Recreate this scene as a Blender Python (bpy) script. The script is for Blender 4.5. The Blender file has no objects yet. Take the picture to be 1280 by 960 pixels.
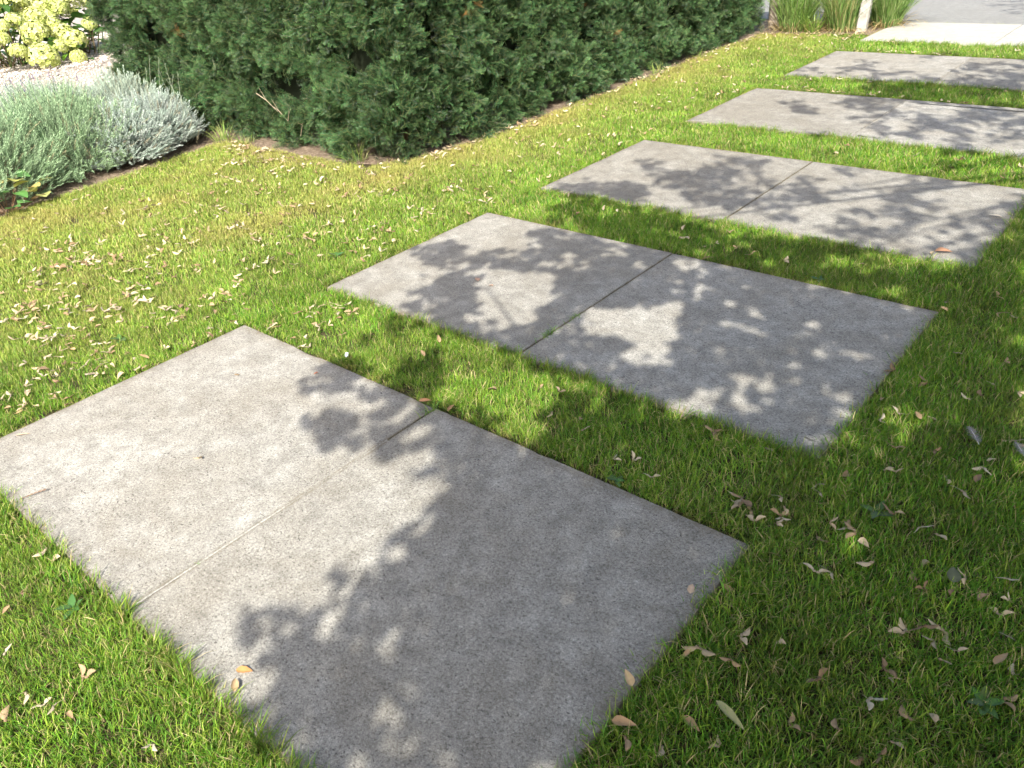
import bpy, math, random
import numpy as np

# ------------------------------------------------------------------ data
CAM_R=[0.760303, 0.644985, -0.077034]; CAM_U=[-0.288806, 0.44188, 0.849313]; CAM_F=[-0.581834, 0.623487, -0.522238]; CAM_C=[3.076, -0.392, 1.55]; CAM_LENS=27.9706
SHADE_POLY=[[[1.079, 1.228], [1.297, 1.049], [1.392, 0.975], [1.469, 0.939], [1.585, 0.858], [1.664, 0.791], [1.625, 0.729], [1.612, 0.66], [1.639, 0.601], [1.705, 0.511], [1.727, 0.451], [1.723, 0.379], [1.743, 0.312], [1.708, 0.26], [1.669, 0.209], [1.657, 0.163], [1.726, 0.178], [1.761, 0.126], [1.741, 0.077], [1.781, 0.045], [1.844, 0.04], [1.844, 0.082], [1.901, 0.094], [2.0, 0.018], [3.164, 0.911], [2.771, 2.794], [2.46, 2.794], [2.409, 1.696], [2.099, 1.647], [1.815, 1.604], [1.565, 1.566], [1.557, 1.433], [1.697, 1.21], [1.565, 1.203], [1.223, 1.244]], [[0.78, 1.699], [0.931, 1.74], [1.038, 1.773], [1.141, 1.87], [1.022, 2.122], [0.791, 2.312], [0.759, 2.461], [0.97, 2.639], [0.993, 2.892], [1.228, 2.833], [1.843, 2.876], [2.46, 2.794], [2.449, 1.648], [2.132, 1.586], [1.801, 1.626], [1.549, 1.589], [1.363, 1.536], [1.098, 1.703], [0.97, 1.598]], [[0.206, 3.172], [0.539, 3.267], [1.262, 3.232], [1.871, 3.266], [2.466, 3.242], [2.628, 3.484], [2.785, 2.73], [2.45, 2.83], [1.843, 2.876], [1.228, 2.833], [0.819, 2.859], [0.429, 2.958]], [[2.445, 3.328], [2.424, 4.463], [2.798, 2.667], [2.475, 2.763]]]
SHADE_ELL=[[0.721, 1.177, 0.077, 0.05, 0.07, -0.058, 1.0], [0.694, 1.009, 0.019, 0.012, 0.054, -0.041, 1.0], [0.746, 1.043, 0.016, 0.011, 0.053, -0.042, 1.0], [0.853, 1.062, 0.016, 0.01, 0.039, -0.032, 1.0], [0.928, 1.101, 0.026, 0.017, 0.044, -0.038, 1.0], [0.942, 0.843, 0.029, 0.02, 0.072, -0.056, 1.0], [1.052, 0.87, 0.048, 0.032, 0.076, -0.062, 1.0], [1.062, 1.127, 0.067, 0.044, 0.088, -0.081, 1.0], [1.204, 0.938, 0.053, 0.036, 0.078, -0.069, 1.0], [1.304, 0.942, 0.042, 0.029, 0.075, -0.069, 1.0], [1.549, 0.833, 0.022, 0.015, 0.047, -0.047, 1.0], [1.67, 0.504, 0.024, 0.017, 0.037, -0.033, 1.0], [1.648, 0.402, 0.029, 0.021, 0.056, -0.046, 1.0], [1.66, 0.273, 0.021, 0.016, 0.048, -0.037, 1.0], [1.564, 0.172, 0.035, 0.026, 0.071, -0.048, 1.0], [0.635, 1.495, 0.086, 0.054, 0.084, -0.076, 0.6], [1.011, 1.332, 0.104, 0.068, 0.117, -0.114, 1.0], [1.094, 1.257, 0.071, 0.047, 0.062, -0.061, 1.0], [0.123, 2.223, 0.095, 0.054, 0.108, -0.106, 0.6], [0.311, 2.233, 0.106, 0.061, 0.092, -0.096, 0.7], [0.616, 1.878, 0.123, 0.074, 0.236, -0.243, 1.0], [0.575, 2.367, 0.108, 0.062, 0.12, -0.141, 1.0], [0.643, 2.64, 0.093, 0.052, 0.118, -0.153, 0.8], [0.825, 2.676, 0.072, 0.041, 0.093, -0.129, 0.9], [0.176, 3.471, 0.123, 0.061, 0.083, -0.114, 0.7], [0.448, 3.425, 0.182, 0.093, 0.115, -0.168, 1.0], [0.491, 3.91, 0.112, 0.054, 0.189, -0.311, 1.0], [0.945, 3.832, 0.245, 0.123, 0.203, -0.385, 1.0], [0.86, 4.253, 0.109, 0.052, 0.121, -0.241, 1.0], [1.421, 3.801, 0.167, 0.087, 0.143, -0.328, 1.0], [1.527, 4.286, 0.121, 0.06, 0.103, -0.273, 1.0], [2.038, 3.594, 0.334, 0.184, 0.135, -0.415, 1.0], [1.925, 4.209, 0.129, 0.066, 0.06, -0.195, 1.0], [2.361, 4.007, 0.143, 0.077, 0.057, -0.24, 1.0], [0.55, 5.81, 0.12, 0.046, 0.098, -0.226, 1.0], [0.988, 6.044, 0.178, 0.067, 0.078, -0.217, 1.0], [1.316, 5.471, 0.236, 0.099, 0.146, -0.425, 0.8], [1.796, 5.627, 0.363, 0.152, 0.176, -0.665, 1.0], [0.964, 5.029, 0.052, 0.023, 0.032, -0.074, 1.0], [1.907, 4.742, 0.081, 0.039, 0.064, -0.223, 0.7], [1.813, 6.201, 0.234, 0.09, 0.084, -0.347, 1.0], [1.134, 6.48, 0.367, 0.13, 0.106, -0.33, 0.8], [1.599, 6.631, 0.355, 0.126, 0.107, -0.419, 1.0], [0.166, 6.92, 0.125, 0.039, 0.094, -0.221, 1.0], [0.446, 7.149, 0.117, 0.035, 0.061, -0.162, 1.0], [0.44, 7.501, 0.098, 0.028, 0.07, -0.192, 1.0], [0.913, 6.95, 0.212, 0.068, 0.128, -0.389, 1.0], [1.57, 7.291, 0.253, 0.08, 0.131, -0.548, 1.0], [1.019, 7.874, 0.186, 0.051, 0.071, -0.251, 0.7], [0.095, 7.746, 0.104, 0.028, 0.059, -0.15, 0.6], [0.786, 11.386, 0.238, 0.016, 0.074, -0.329, 1.0], [0.992, 10.768, 0.156, 0.016, 0.065, -0.296, 1.0]]
LIGHT_ELL=[[1.13, 1.103, 0.02, 0.013, 0.022, -0.02, 1.0], [1.498, 0.914, 0.019, 0.013, 0.021, -0.021, 1.0], [1.683, 0.398, 0.017, 0.012, 0.031, -0.026, 1.0], [1.869, 0.322, 0.022, 0.016, 0.035, -0.03, 0.8], [1.956, 0.349, 0.017, 0.013, 0.024, -0.023, 1.0], [2.055, 0.261, 0.031, 0.023, 0.046, -0.043, 1.0], [1.971, 0.221, 0.018, 0.014, 0.017, -0.015, 0.7], [2.043, 0.172, 0.021, 0.016, 0.018, -0.016, 0.6], [1.228, 1.406, 0.061, 0.039, 0.174, -0.191, 1.0], [1.473, 1.301, 0.065, 0.043, 0.09, -0.106, 1.0], [0.787, 2.156, 0.157, 0.093, 0.096, -0.114, 1.0], [0.997, 1.921, 0.066, 0.041, 0.09, -0.107, 1.0], [0.827, 1.758, 0.026, 0.016, 0.034, -0.037, 1.0], [1.49, 2.129, 0.132, 0.082, 0.104, -0.164, 1.0], [1.654, 1.887, 0.057, 0.037, 0.056, -0.088, 1.0], [1.417, 1.725, 0.024, 0.015, 0.024, -0.032, 1.0], [1.93, 1.711, 0.064, 0.042, 0.046, -0.081, 1.0], [2.035, 1.943, 0.045, 0.029, 0.029, -0.057, 1.0], [2.127, 1.98, 0.03, 0.02, 0.018, -0.04, 1.0], [2.192, 2.061, 0.028, 0.018, 0.02, -0.046, 1.0], [1.363, 2.699, 0.054, 0.031, 0.032, -0.056, 1.0], [1.541, 2.559, 0.034, 0.02, 0.036, -0.066, 1.0], [1.769, 2.451, 0.062, 0.038, 0.025, -0.05, 1.0], [1.908, 2.276, 0.04, 0.025, 0.029, -0.06, 0.8], [2.389, 1.862, 0.035, 0.024, 0.013, -0.033, 0.7], [2.405, 1.701, 0.042, 0.029, 0.022, -0.054, 0.5], [2.372, 2.798, 0.069, 0.042, 0.026, -0.085, 0.4], [1.131, 2.537, 0.065, 0.038, 0.038, -0.058, 0.5], [2.657, 2.546, 0.019, 0.012, 0.01, -0.039, 1.0], [2.604, 2.036, 0.059, 0.04, 0.019, -0.06, 0.8], [2.597, 1.888, 0.026, 0.017, 0.013, -0.041, 0.8], [2.546, 1.749, 0.033, 0.023, 0.016, -0.044, 0.9], [2.775, 2.151, 0.015, 0.01, 0.007, -0.028, 1.0], [2.554, 1.342, 0.027, 0.019, 0.014, -0.034, 0.9], [2.637, 1.307, 0.018, 0.013, 0.015, -0.04, 0.8], [2.724, 1.097, 0.011, 0.008, 0.009, -0.025, 0.8], [2.932, 0.985, 0.014, 0.01, 0.005, -0.017, 0.5], [2.546, 1.525, 0.018, 0.013, 0.008, -0.021, 0.8], [1.574, 3.626, 0.079, 0.042, 0.084, -0.201, 1.0], [1.822, 3.639, 0.062, 0.034, 0.036, -0.097, 1.0], [2.179, 4.266, 0.098, 0.05, 0.057, -0.217, 1.0], [2.11, 3.795, 0.068, 0.037, 0.062, -0.209, 1.0], [2.123, 3.442, 0.107, 0.06, 0.058, -0.183, 0.9], [1.292, 3.856, 0.048, 0.025, 0.034, -0.075, 0.7], [0.999, 3.659, 0.049, 0.025, 0.033, -0.061, 0.7], [1.697, 4.055, 0.073, 0.037, 0.035, -0.095, 0.8], [1.39, 5.537, 0.077, 0.032, 0.037, -0.112, 1.0], [1.713, 5.27, 0.085, 0.038, 0.032, -0.11, 1.0], [1.171, 5.505, 0.048, 0.02, 0.022, -0.062, 1.0], [1.758, 5.723, 0.112, 0.046, 0.022, -0.082, 0.7], [1.961, 5.493, 0.084, 0.036, 0.016, -0.066, 0.7], [1.502, 5.992, 0.096, 0.038, 0.023, -0.079, 0.6], [1.07, 7.606, 0.126, 0.036, 0.073, -0.254, 1.0], [0.831, 7.041, 0.074, 0.023, 0.026, -0.077, 1.0], [1.517, 7.242, 0.095, 0.03, 0.022, -0.09, 0.8], [1.502, 7.573, 0.104, 0.031, 0.023, -0.097, 0.8]]
SEEDS_RIGHT=[[2.331, 1.337], [2.377, 1.301], [2.406, 1.265], [2.452, 1.326], [2.464, 1.288], [2.599, 1.308], [2.62, 1.381], [2.643, 1.371], [2.661, 1.349], [2.579, 1.37], [2.775, 1.5], [2.814, 1.493], [2.725, 1.287], [2.834, 1.381], [2.697, 1.508], [2.62, 1.171], [2.652, 1.187], [2.828, 1.299], [2.918, 1.364], [2.849, 1.273], [2.906, 1.281], [3.0, 1.423], [2.963, 1.308], [3.019, 1.356], [3.016, 1.3], [2.887, 1.148], [2.917, 1.13], [2.928, 1.172], [2.857, 1.115], [2.967, 1.116], [2.633, 0.909], [2.565, 0.872], [2.503, 0.783], [2.486, 0.771], [2.574, 0.798], [2.477, 1.002], [3.042, 1.128], [3.081, 1.133], [2.876, 0.962], [2.858, 0.979], [2.942, 1.072], [2.752, 0.863], [2.86, 0.874], [2.749, 0.729], [2.835, 0.767], [2.946, 0.884], [2.986, 0.908], [2.927, 0.811], [2.921, 0.765], [2.898, 0.738], [2.655, 0.593], [2.558, 0.612], [2.565, 0.519], [2.492, 0.485], [3.081, 1.052], [3.05, 1.235], [2.588, 3.073], [2.629, 2.924], [2.698, 2.915], [2.575, 2.508], [2.742, 2.525], [2.746, 2.348], [2.711, 2.213], [2.734, 2.25], [2.826, 2.333], [2.546, 2.017], [2.629, 2.051], [2.517, 1.935], [2.62, 2.004], [2.6, 1.814], [2.61, 1.693], [2.642, 1.698], [2.482, 1.527], [2.536, 1.616], [2.764, 1.765], [2.875, 2.058], [2.889, 2.03], [2.837, 1.903], [2.84, 1.844], [2.84, 1.767], [2.825, 1.705], [2.504, 1.484], [2.449, 1.364], [2.333, 1.339], [2.458, 1.324], [2.377, 1.305], [2.701, 1.511], [2.618, 1.399], [2.564, 2.252], [2.704, 1.857], [2.438, 2.918], [2.466, 2.839], [2.447, 2.273], [2.437, 2.447], [2.477, 2.08], [2.108, 1.587], [2.065, 1.28], [1.92, 1.29], [1.704, 1.41], [2.113, 1.584], [1.533, 1.512], [2.252, 3.426], [2.239, 3.386], [1.565, 2.958], [1.322, 2.98], [1.406, 2.833], [1.622, 2.818]]
SEED_CLUSTERS=[[-2.258, 1.079], [-1.939, 1.114], [-1.822, 1.181], [-1.532, 1.144], [-1.548, 1.267], [-1.362, 1.178], [-1.079, 1.219], [-1.492, 1.103], [-1.539, 1.013], [-1.586, 0.923], [-1.385, 0.862], [-1.073, 1.105], [-1.376, 1.571], [-1.263, 1.634], [-1.178, 1.412], [-2.073, 1.816], [-1.633, 2.048], [-1.441, 1.986], [-1.619, 1.733], [-0.855, 1.35], [-0.783, 1.109], [-0.792, 1.05], [-0.671, 0.968], [-0.763, 0.912], [-0.646, 0.835], [-1.1, 0.706], [-1.031, 0.697], [-0.938, 0.754], [-1.082, 0.566], [-0.717, 0.604], [-0.58, 0.691], [-0.674, 0.677], [-0.377, 0.671], [-0.479, 0.522], [-0.276, 0.588], [-0.101, 0.661], [-0.405, 0.891], [-0.4, 0.987], [-0.43, 1.065], [-0.302, 1.095], [-0.353, 1.366], [-0.402, 1.285], [-0.52, 1.546], [-0.477, 1.69], [-0.844, 1.868], [-1.214, 1.953], [-0.63, 1.987], [-1.186, 2.283], [-0.67, 2.248], [-1.62, 2.404], [-2.055, 2.373], [-1.969, 2.135], [-0.928, 2.584], [-0.858, 2.792], [-1.4, 2.7], [-0.85, 3.068], [-0.475, 2.987], [-0.137, 2.914], [-0.352, 2.279], [-0.246, 2.071], [-0.344, 2.649], [0.077, 2.01], [-1.237, 3.601], [-1.302, 3.04], [-1.915, 2.743], [-2.396, 2.726], [-0.417, 0.38], [-0.237, 0.278], [-0.232, 0.5], [-0.005, 0.431], [-0.12, 0.355], [-0.01, 0.963], [-0.06, 1.197], [0.134, 1.458], [0.332, 1.44], [0.176, 1.165], [0.392, 1.135]]
SEEDS_FRONT=[[1.292, -0.28], [1.353, -0.168], [1.666, -0.16], [1.383, -0.253], [1.418, -0.24], [1.352, -0.269], [1.33, -0.346], [0.937, -0.19], [1.109, -0.269], [0.926, -0.148], [0.804, -0.026], [0.872, -0.017], [0.664, 0.003], [0.744, -0.006], [1.07, -0.009], [1.454, -0.291], [1.198, -0.091], [1.5, -0.282], [1.384, -0.095], [0.743, -0.11]]
SPOT={'orange': [1.643, 0.074], 'curl': [1.695, 0.034], 'lone': [2.395, 0.928], 'samara': [0.767, 0.504], 'stalk': [0.477, 0.059], 'tilt': [0.013, 1.02], 'tiny': [0.387, 0.902], 'rose': [0.645, 1.098], 'blue': [0.661, 1.229], 'clover': [1.181, 0.237], 'orange2': [1.141, 1.176], 'brown3': [1.279, 1.186], 'b1': [0.612, 2.079], 'b2': [0.712, 2.076], 'c1': [2.246, 3.423], 'c2': [2.242, 3.377], 'cwhite': [2.386, 4.008], 'feather': [2.801, 1.953], 'feather2': [2.922, 1.959], 'grayleaf': [2.901, 1.33], 'pod': [2.601, 0.68], 'edge1': [2.434, 0.601], 'edge2': [2.447, 0.501], 'edgeL': [0.047, 0.169], 'crack': [1.195, 1.845], 'd1': [1.54, 2.943]}
HEADS=[[-7.023, 3.253, 0.979, 0.259], [-6.863, 3.143, 0.811, 0.202], [-6.817, 2.977, 0.783, 0.169], [-6.717, 2.908, 0.682, 0.146], [-6.903, 3.371, 0.825, 0.236], [-6.983, 3.492, 0.901, 0.217], [-6.983, 3.64, 0.881, 0.262], [-7.017, 3.786, 0.902, 0.286], [-7.017, 4.011, 0.872, 0.155], [-6.77, 3.256, 0.688, 0.275], [-6.85, 3.489, 0.745, 0.193], [-6.77, 3.53, 0.645, 0.235], [-6.703, 3.591, 0.557, 0.277], [-6.663, 3.418, 0.538, 0.148], [-6.617, 2.974, 0.559, 0.187], [-6.57, 3.175, 0.471, 0.312], [-6.57, 3.53, 0.409, 0.169], [-7.05, 3.417, 0.989, 0.218], [-6.85, 3.885, 0.687, 0.153], [-6.903, 3.492, 0.808, 0.194], [-6.983, 2.933, 0.976, 0.277], [-6.783, 2.71, 0.787, 0.25], [-6.65, 2.719, 0.639, 0.227], [-7.13, 3.678, 1.051, 0.288], [-7.143, 4.032, 1.024, 0.291], [-7.17, 3.386, 1.132, 0.286], [-7.117, 3.095, 1.106, 0.26], [-7.183, 4.337, 1.038, 0.273]]
HYD_LEAVES=[[-6.977, 3.179, 0.959], [-6.993, 3.116, 0.99], [-6.903, 3.784, 0.766], [-6.86, 3.701, 0.714], [-6.86, 3.633, 0.724], [-6.663, 3.466, 0.457], [-6.764, 3.711, 0.568], [-6.727, 3.71, 0.512], [-6.689, 3.649, 0.466], [-6.636, 3.683, 0.379], [-6.7, 3.702, 0.473], [-6.764, 3.364, 0.623], [-6.689, 3.123, 0.554], [-6.764, 3.166, 0.655], [-6.903, 3.135, 0.858], [-6.887, 3.269, 0.816], [-6.956, 3.878, 0.834], [-6.913, 3.88, 0.769], [-6.828, 3.713, 0.664], [-6.924, 3.951, 0.775], [-6.743, 3.425, 0.582], [-6.78, 3.126, 0.684], [-6.935, 3.125, 0.905], [-6.7, 2.904, 0.606], [-6.7, 3.354, 0.531], [-6.807, 3.873, 0.607], [-6.753, 3.856, 0.529], [-6.913, 3.734, 0.789], [-6.913, 2.956, 0.899], [-6.753, 2.744, 0.707], [-6.967, 4.063, 0.825], [-7.02, 4.205, 0.888]]
SPIKES=[[-4.3, 2.031, 0.63], [-4.3, 2.184, 0.643], [-4.3, 2.207, 0.621], [-4.3, 2.333, 0.615], [-4.3, 2.36, 0.585], [-4.3, 2.377, 0.526], [-4.3, 2.255, 0.562], [-4.3, 2.107, 0.603], [-4.3, 1.986, 0.609], [-4.3, 2.173, 0.448], [-4.3, 2.193, 0.419], [-4.3, 2.107, 0.524], [-4.3, 2.032, 0.49], [-4.3, 2.464, 0.528], [-4.3, 2.544, 0.544]]
WEEDS=[(1.924, 2.884, 'small broad leaved weed in the strip behind second slab pair', 5, 0.04), (2.659, 1.501, 'light green leaf rosette in the shaded lawn on the right', 4, 0.05), (3.051, 1.019, 'leaf rosette among shaded grass near the bottom right corner', 6, 0.045), (1.983, 1.206, 'small leaf rosette behind the right half of nearest slab pair', 5, 0.035), (1.09, -0.085, 'leaf rosette in the sunny front lawn at the left', 5, 0.045), (-0.274, 1.929, 'leaf rosette on the lawn left of the second slab pair', 6, 0.05), (-0.371, 0.778, 'leaf rosette on the lawn left of the nearest slab pair', 5, 0.045)]

# ------------------------------------------------------------------ camera, world, sun, exposure
scene = bpy.context.scene
COL = scene.collection
rng = np.random.default_rng(11)
random.seed(11)
from mathutils import Matrix, Vector

cam_d = bpy.data.cameras.new('camera')
cam_d.sensor_width = 36.0
cam_d.lens = CAM_LENS
cam_d.clip_start = 0.05
cam_d.clip_end = 1000.0
cam_o = bpy.data.objects.new('camera', cam_d)
COL.objects.link(cam_o)
m = Matrix.Identity(4)
for i in range(3):
    m[i][0] = CAM_R[i]; m[i][1] = CAM_U[i]; m[i][2] = -CAM_F[i]; m[i][3] = CAM_C[i]
cam_o.matrix_world = m
scene.camera = cam_o

SUN_EL = math.radians(42.0)
SUN_AZ = np.array([0.5, -0.866])               # horizontal direction towards the sun
SUN_DIR = Vector((SUN_AZ[0] * math.cos(SUN_EL), SUN_AZ[1] * math.cos(SUN_EL), math.sin(SUN_EL)))
world = bpy.data.worlds.new('World')
scene.world = world
world.use_nodes = True
wn = world.node_tree.nodes
sky = wn.new('ShaderNodeTexSky')
sky.sky_type = 'NISHITA'
sky.sun_disc = False
sky.sun_elevation = SUN_EL
sky.sun_rotation = math.atan2(SUN_AZ[0], SUN_AZ[1])
sky.air_density = 1.0
sky.dust_density = 4.0
sky.ozone_density = 1.0
bg = wn['Background']
bg.inputs['Strength'].default_value = 0.15
world.node_tree.links.new(sky.outputs['Color'], bg.inputs['Color'])

sun_d = bpy.data.lights.new('sun', 'SUN')
sun_d.energy = 4.6
sun_d.angle = math.radians(0.53)
sun_d.color = (1.0, 0.972, 0.905)
sun_o = bpy.data.objects.new('sun', sun_d)
COL.objects.link(sun_o)
sun_o.location = (8, -12, 14)
sun_o.rotation_euler = SUN_DIR.to_track_quat('Z', 'Y').to_euler()

scene.view_settings.view_transform = 'Standard'
scene.view_settings.look = 'None'
scene.view_settings.gamma = 1.0
scene.view_settings.use_curve_mapping = False
scene.view_settings.exposure = 1.16
scene.render.engine = 'CYCLES'
cy = scene.cycles
cy.max_bounces = 4
cy.diffuse_bounces = 2
cy.glossy_bounces = 2
cy.transmission_bounces = 3
cy.transparent_max_bounces = 4
cy.use_denoising = True
cy.use_adaptive_sampling = True
cy.adaptive_threshold = 0.04
cy.sample_clamp_indirect = 8.0

# ------------------------------------------------------------------ helpers
def tag(o, label=None, cat=None, group=None, kind=None):
    if label: o['label'] = label
    if cat: o['category'] = cat
    if group: o['group'] = group
    if kind: o['kind'] = kind
    return o

def empty(name, loc, label, cat, group=None):
    o = bpy.data.objects.new(name, None)
    o.empty_display_size = 0.05
    COL.objects.link(o)
    o.location = loc
    return tag(o, label, cat, group)

def mesh(name, verts, faces, mat=None, col=None, smooth=False, mats=None, midx=None):
    me = bpy.data.meshes.new(name)
    if isinstance(verts, np.ndarray): verts = verts.tolist()
    if isinstance(faces, np.ndarray): faces = faces.tolist()
    me.from_pydata(verts, [], faces)
    if mats:
        for q in mats: me.materials.append(q)
        me.polygons.foreach_set('material_index', np.asarray(midx, dtype=np.int32))
    elif mat: me.materials.append(mat)
    if col is not None:
        a = me.attributes.new('col', 'FLOAT_COLOR', 'POINT')
        c = np.ones((len(verts), 4), dtype=np.float32)
        c[:, :3] = np.asarray(col, dtype=np.float32)
        a.data.foreach_set('color', c.ravel())
    if smooth:
        me.polygons.foreach_set('use_smooth', np.ones(len(me.polygons), dtype=bool))
    me.update()
    return me

def obj(name, me, parent=None, loc=None, rot=None):
    o = bpy.data.objects.new(name, me)
    COL.objects.link(o)
    if parent is not None: o.parent = parent
    if loc is not None: o.location = loc
    if rot is not None: o.rotation_euler = rot
    return o

class MB:
    """collects vertices, faces and vertex colours for one mesh"""
    def __init__(s): s.v = []; s.f = []; s.c = []
    def add(s, v, f, c):
        n = len(s.v); s.v.extend([tuple(map(float, q)) for q in v]); s.f.extend([tuple(i + n for i in q) for q in f])
        s.c.extend([c] * len(v) if not isinstance(c, list) else c)
    def tube(s, pts, radii, c, sides=6, cap=True):
        pts = [Vector(q) for q in pts]; ring = []
        n0 = len(s.v)
        for i, q in enumerate(pts):
            d = (pts[min(i + 1, len(pts) - 1)] - pts[max(i - 1, 0)]).normalized()
            a = d.orthogonal().normalized() if i == 0 else (ring_a - d * ring_a.dot(d)).normalized()
            ring_a = a; b = d.cross(a)
            for k in range(sides):
                t = 2 * math.pi * k / sides
                s.v.append(tuple(q + (a * math.cos(t) + b * math.sin(t)) * radii[i])); s.c.append(c)
        for i in range(len(pts) - 1):
            for k in range(sides):
                k2 = (k + 1) % sides
                s.f.append((n0 + i * sides + k, n0 + i * sides + k2, n0 + (i + 1) * sides + k2, n0 + (i + 1) * sides + k))
        if cap: s.f.append(tuple(n0 + (len(pts) - 1) * sides + k for k in range(sides)))
    def mesh(s, name, mat, smooth=False): return mesh(name, s.v, s.f, mat, s.c, smooth)

def vnoise(x, y, scale, seed=0, octaves=2):
    """value noise in numpy, about 0..1"""
    tot = 0; amp = 1; out = np.zeros(np.shape(x))
    for o in range(octaves):
        X = np.asarray(x) / scale * 2 ** o + 37.1 * (seed + o); Y = np.asarray(y) / scale * 2 ** o + 11.7 * (seed + o)
        xi = np.floor(X); yi = np.floor(Y); fx = X - xi; fy = Y - yi
        fx = fx * fx * (3 - 2 * fx); fy = fy * fy * (3 - 2 * fy)
        h = lambda a, b: np.modf(np.abs(np.sin(a * 127.1 + b * 311.7 + seed * 17.3) * 43758.5453))[0]
        out += amp * ((h(xi, yi) * (1 - fx) + h(xi + 1, yi) * fx) * (1 - fy) + (h(xi, yi + 1) * (1 - fx) + h(xi + 1, yi + 1) * fx) * fy)
        tot += amp; amp *= 0.5
    return out / tot

def eulers(d, spin):
    """XYZ eulers turning +Z to the directions d, spun about them"""
    d = d / np.linalg.norm(d, axis=1, keepdims=True)
    th = np.arccos(np.clip(d[:, 2], -1, 1)); az = np.arctan2(d[:, 1], d[:, 0])
    cz, sz, ct, st, cs, ss = np.cos(az), np.sin(az), np.cos(th), np.sin(th), np.cos(spin), np.sin(spin)
    r00 = cz * ct * cs - sz * ss; r10 = sz * ct * cs + cz * ss
    r20 = -st * cs; r21 = st * ss; r22 = ct
    return np.stack([np.arctan2(r21, r22), np.arcsin(np.clip(-r20, -1, 1)), np.arctan2(r10, r00)], 1)

def scatter(name, pos, rot, scl, sources, mat, parent=None, tint=None, dry=None, vid=None):
    """one object whose geometry nodes set the source meshes on its points"""
    n = len(pos)
    me = bpy.data.meshes.new(name)
    me.vertices.add(n)
    me.vertices.foreach_set('co', np.asarray(pos, dtype=np.float32).ravel())
    def at(nm, ty, fld, arr):
        a = me.attributes.new(nm, ty, 'POINT'); a.data.foreach_set(fld, np.asarray(arr).ravel())
    at('rot', 'FLOAT_VECTOR', 'vector', np.asarray(rot, dtype=np.float32))
    at('scl', 'FLOAT', 'value', np.asarray(scl, dtype=np.float32))
    at('tint', 'FLOAT', 'value', np.asarray(tint if tint is not None else rng.random(n), dtype=np.float32))
    at('dry', 'FLOAT', 'value', np.asarray(dry if dry is not None else np.zeros(n), dtype=np.float32))
    at('vid', 'INT', 'value', np.asarray(vid if vid is not None else rng.integers(0, len(sources), n), dtype=np.int32))
    me.materials.append(mat)
    o = obj(name, me, parent)
    src = bpy.data.collections.new(name + '_pieces')
    for i, s in enumerate(sources):
        src.objects.link(bpy.data.objects.new('%s_piece_%02d' % (name, i), s))
    ng = bpy.data.node_groups.new(name + '_scatter', 'GeometryNodeTree')
    ng.interface.new_socket('Geometry', in_out='INPUT', socket_type='NodeSocketGeometry')
    ng.interface.new_socket('Geometry', in_out='OUTPUT', socket_type='NodeSocketGeometry')
    N = ng.nodes; L = ng.links
    gi = N.new('NodeGroupInput'); go = N.new('NodeGroupOutput')
    ci = N.new('GeometryNodeCollectionInfo'); ci.inputs['Collection'].default_value = src
    ci.inputs['Separate Children'].default_value = True; ci.inputs['Reset Children'].default_value = True
    ip = N.new('GeometryNodeInstanceOnPoints'); ip.inputs['Pick Instance'].default_value = True
    def na(nm, ty):
        q = N.new('GeometryNodeInputNamedAttribute'); q.data_type = ty; q.inputs['Name'].default_value = nm
        return q.outputs['Attribute']
    e2r = N.new('FunctionNodeEulerToRotation')
    L.new(na('rot', 'FLOAT_VECTOR'), e2r.inputs[0])
    L.new(gi.outputs[0], ip.inputs['Points']); L.new(ci.outputs[0], ip.inputs['Instance'])
    L.new(e2r.outputs[0], ip.inputs['Rotation']); L.new(na('scl', 'FLOAT'), ip.inputs['Scale'])
    L.new(na('vid', 'INT'), ip.inputs['Instance Index'])
    L.new(ip.outputs[0], go.inputs[0])
    md = o.modifiers.new('scatter', 'NODES'); md.node_group = ng
    return o

# ------------------------------------------------------------------ materials
def new_mat(name):
    mt = bpy.data.materials.new(name); mt.use_nodes = True
    nt = mt.node_tree
    return mt, nt.nodes, nt.links, nt.nodes['Principled BSDF']

def leaf_mat(name, rough=0.5, trans=0.3, spec=0.3, vary=0.5, dry=(0.42, 0.33, 0.15), inst=True):
    mt, N, L, P = new_mat(name)
    at = N.new('ShaderNodeAttribute'); at.attribute_name = 'col'
    col = at.outputs['Color']
    if inst:
        ti = N.new('ShaderNodeAttribute'); ti.attribute_type = 'INSTANCER'; ti.attribute_name = 'tint'
        dr = N.new('ShaderNodeAttribute'); dr.attribute_type = 'INSTANCER'; dr.attribute_name = 'dry'
        mr = N.new('ShaderNodeMapRange'); mr.inputs['To Min'].default_value = 1 - vary; mr.inputs['To Max'].default_value = 1 + vary
        L.new(ti.outputs['Fac'], mr.inputs['Value'])
        mul = N.new('ShaderNodeVectorMath'); mul.operation = 'SCALE'
        L.new(col, mul.inputs[0]); L.new(mr.outputs[0], mul.inputs['Scale'])
        mx = N.new('ShaderNodeMix'); mx.data_type = 'RGBA'
        mx.inputs['B'].default_value = (*dry, 1)
        L.new(dr.outputs['Fac'], mx.inputs['Factor']); L.new(mul.outputs[0], mx.inputs['A'])
        col = mx.outputs['Result']
    L.new(col, P.inputs['Base Color'])
    P.inputs['Roughness'].default_value = rough
    P.inputs['Specular IOR Level'].default_value = spec
    if trans > 0:
        tr = N.new('ShaderNodeBsdfTranslucent'); L.new(col, tr.inputs['Color'])
        ms = N.new('ShaderNodeMixShader'); ms.inputs[0].default_value = trans
        L.new(P.outputs[0], ms.inputs[1]); L.new(tr.outputs[0], ms.inputs[2])
        L.new(ms.outputs[0], N['Material Output'].inputs['Surface'])
    return mt

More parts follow.
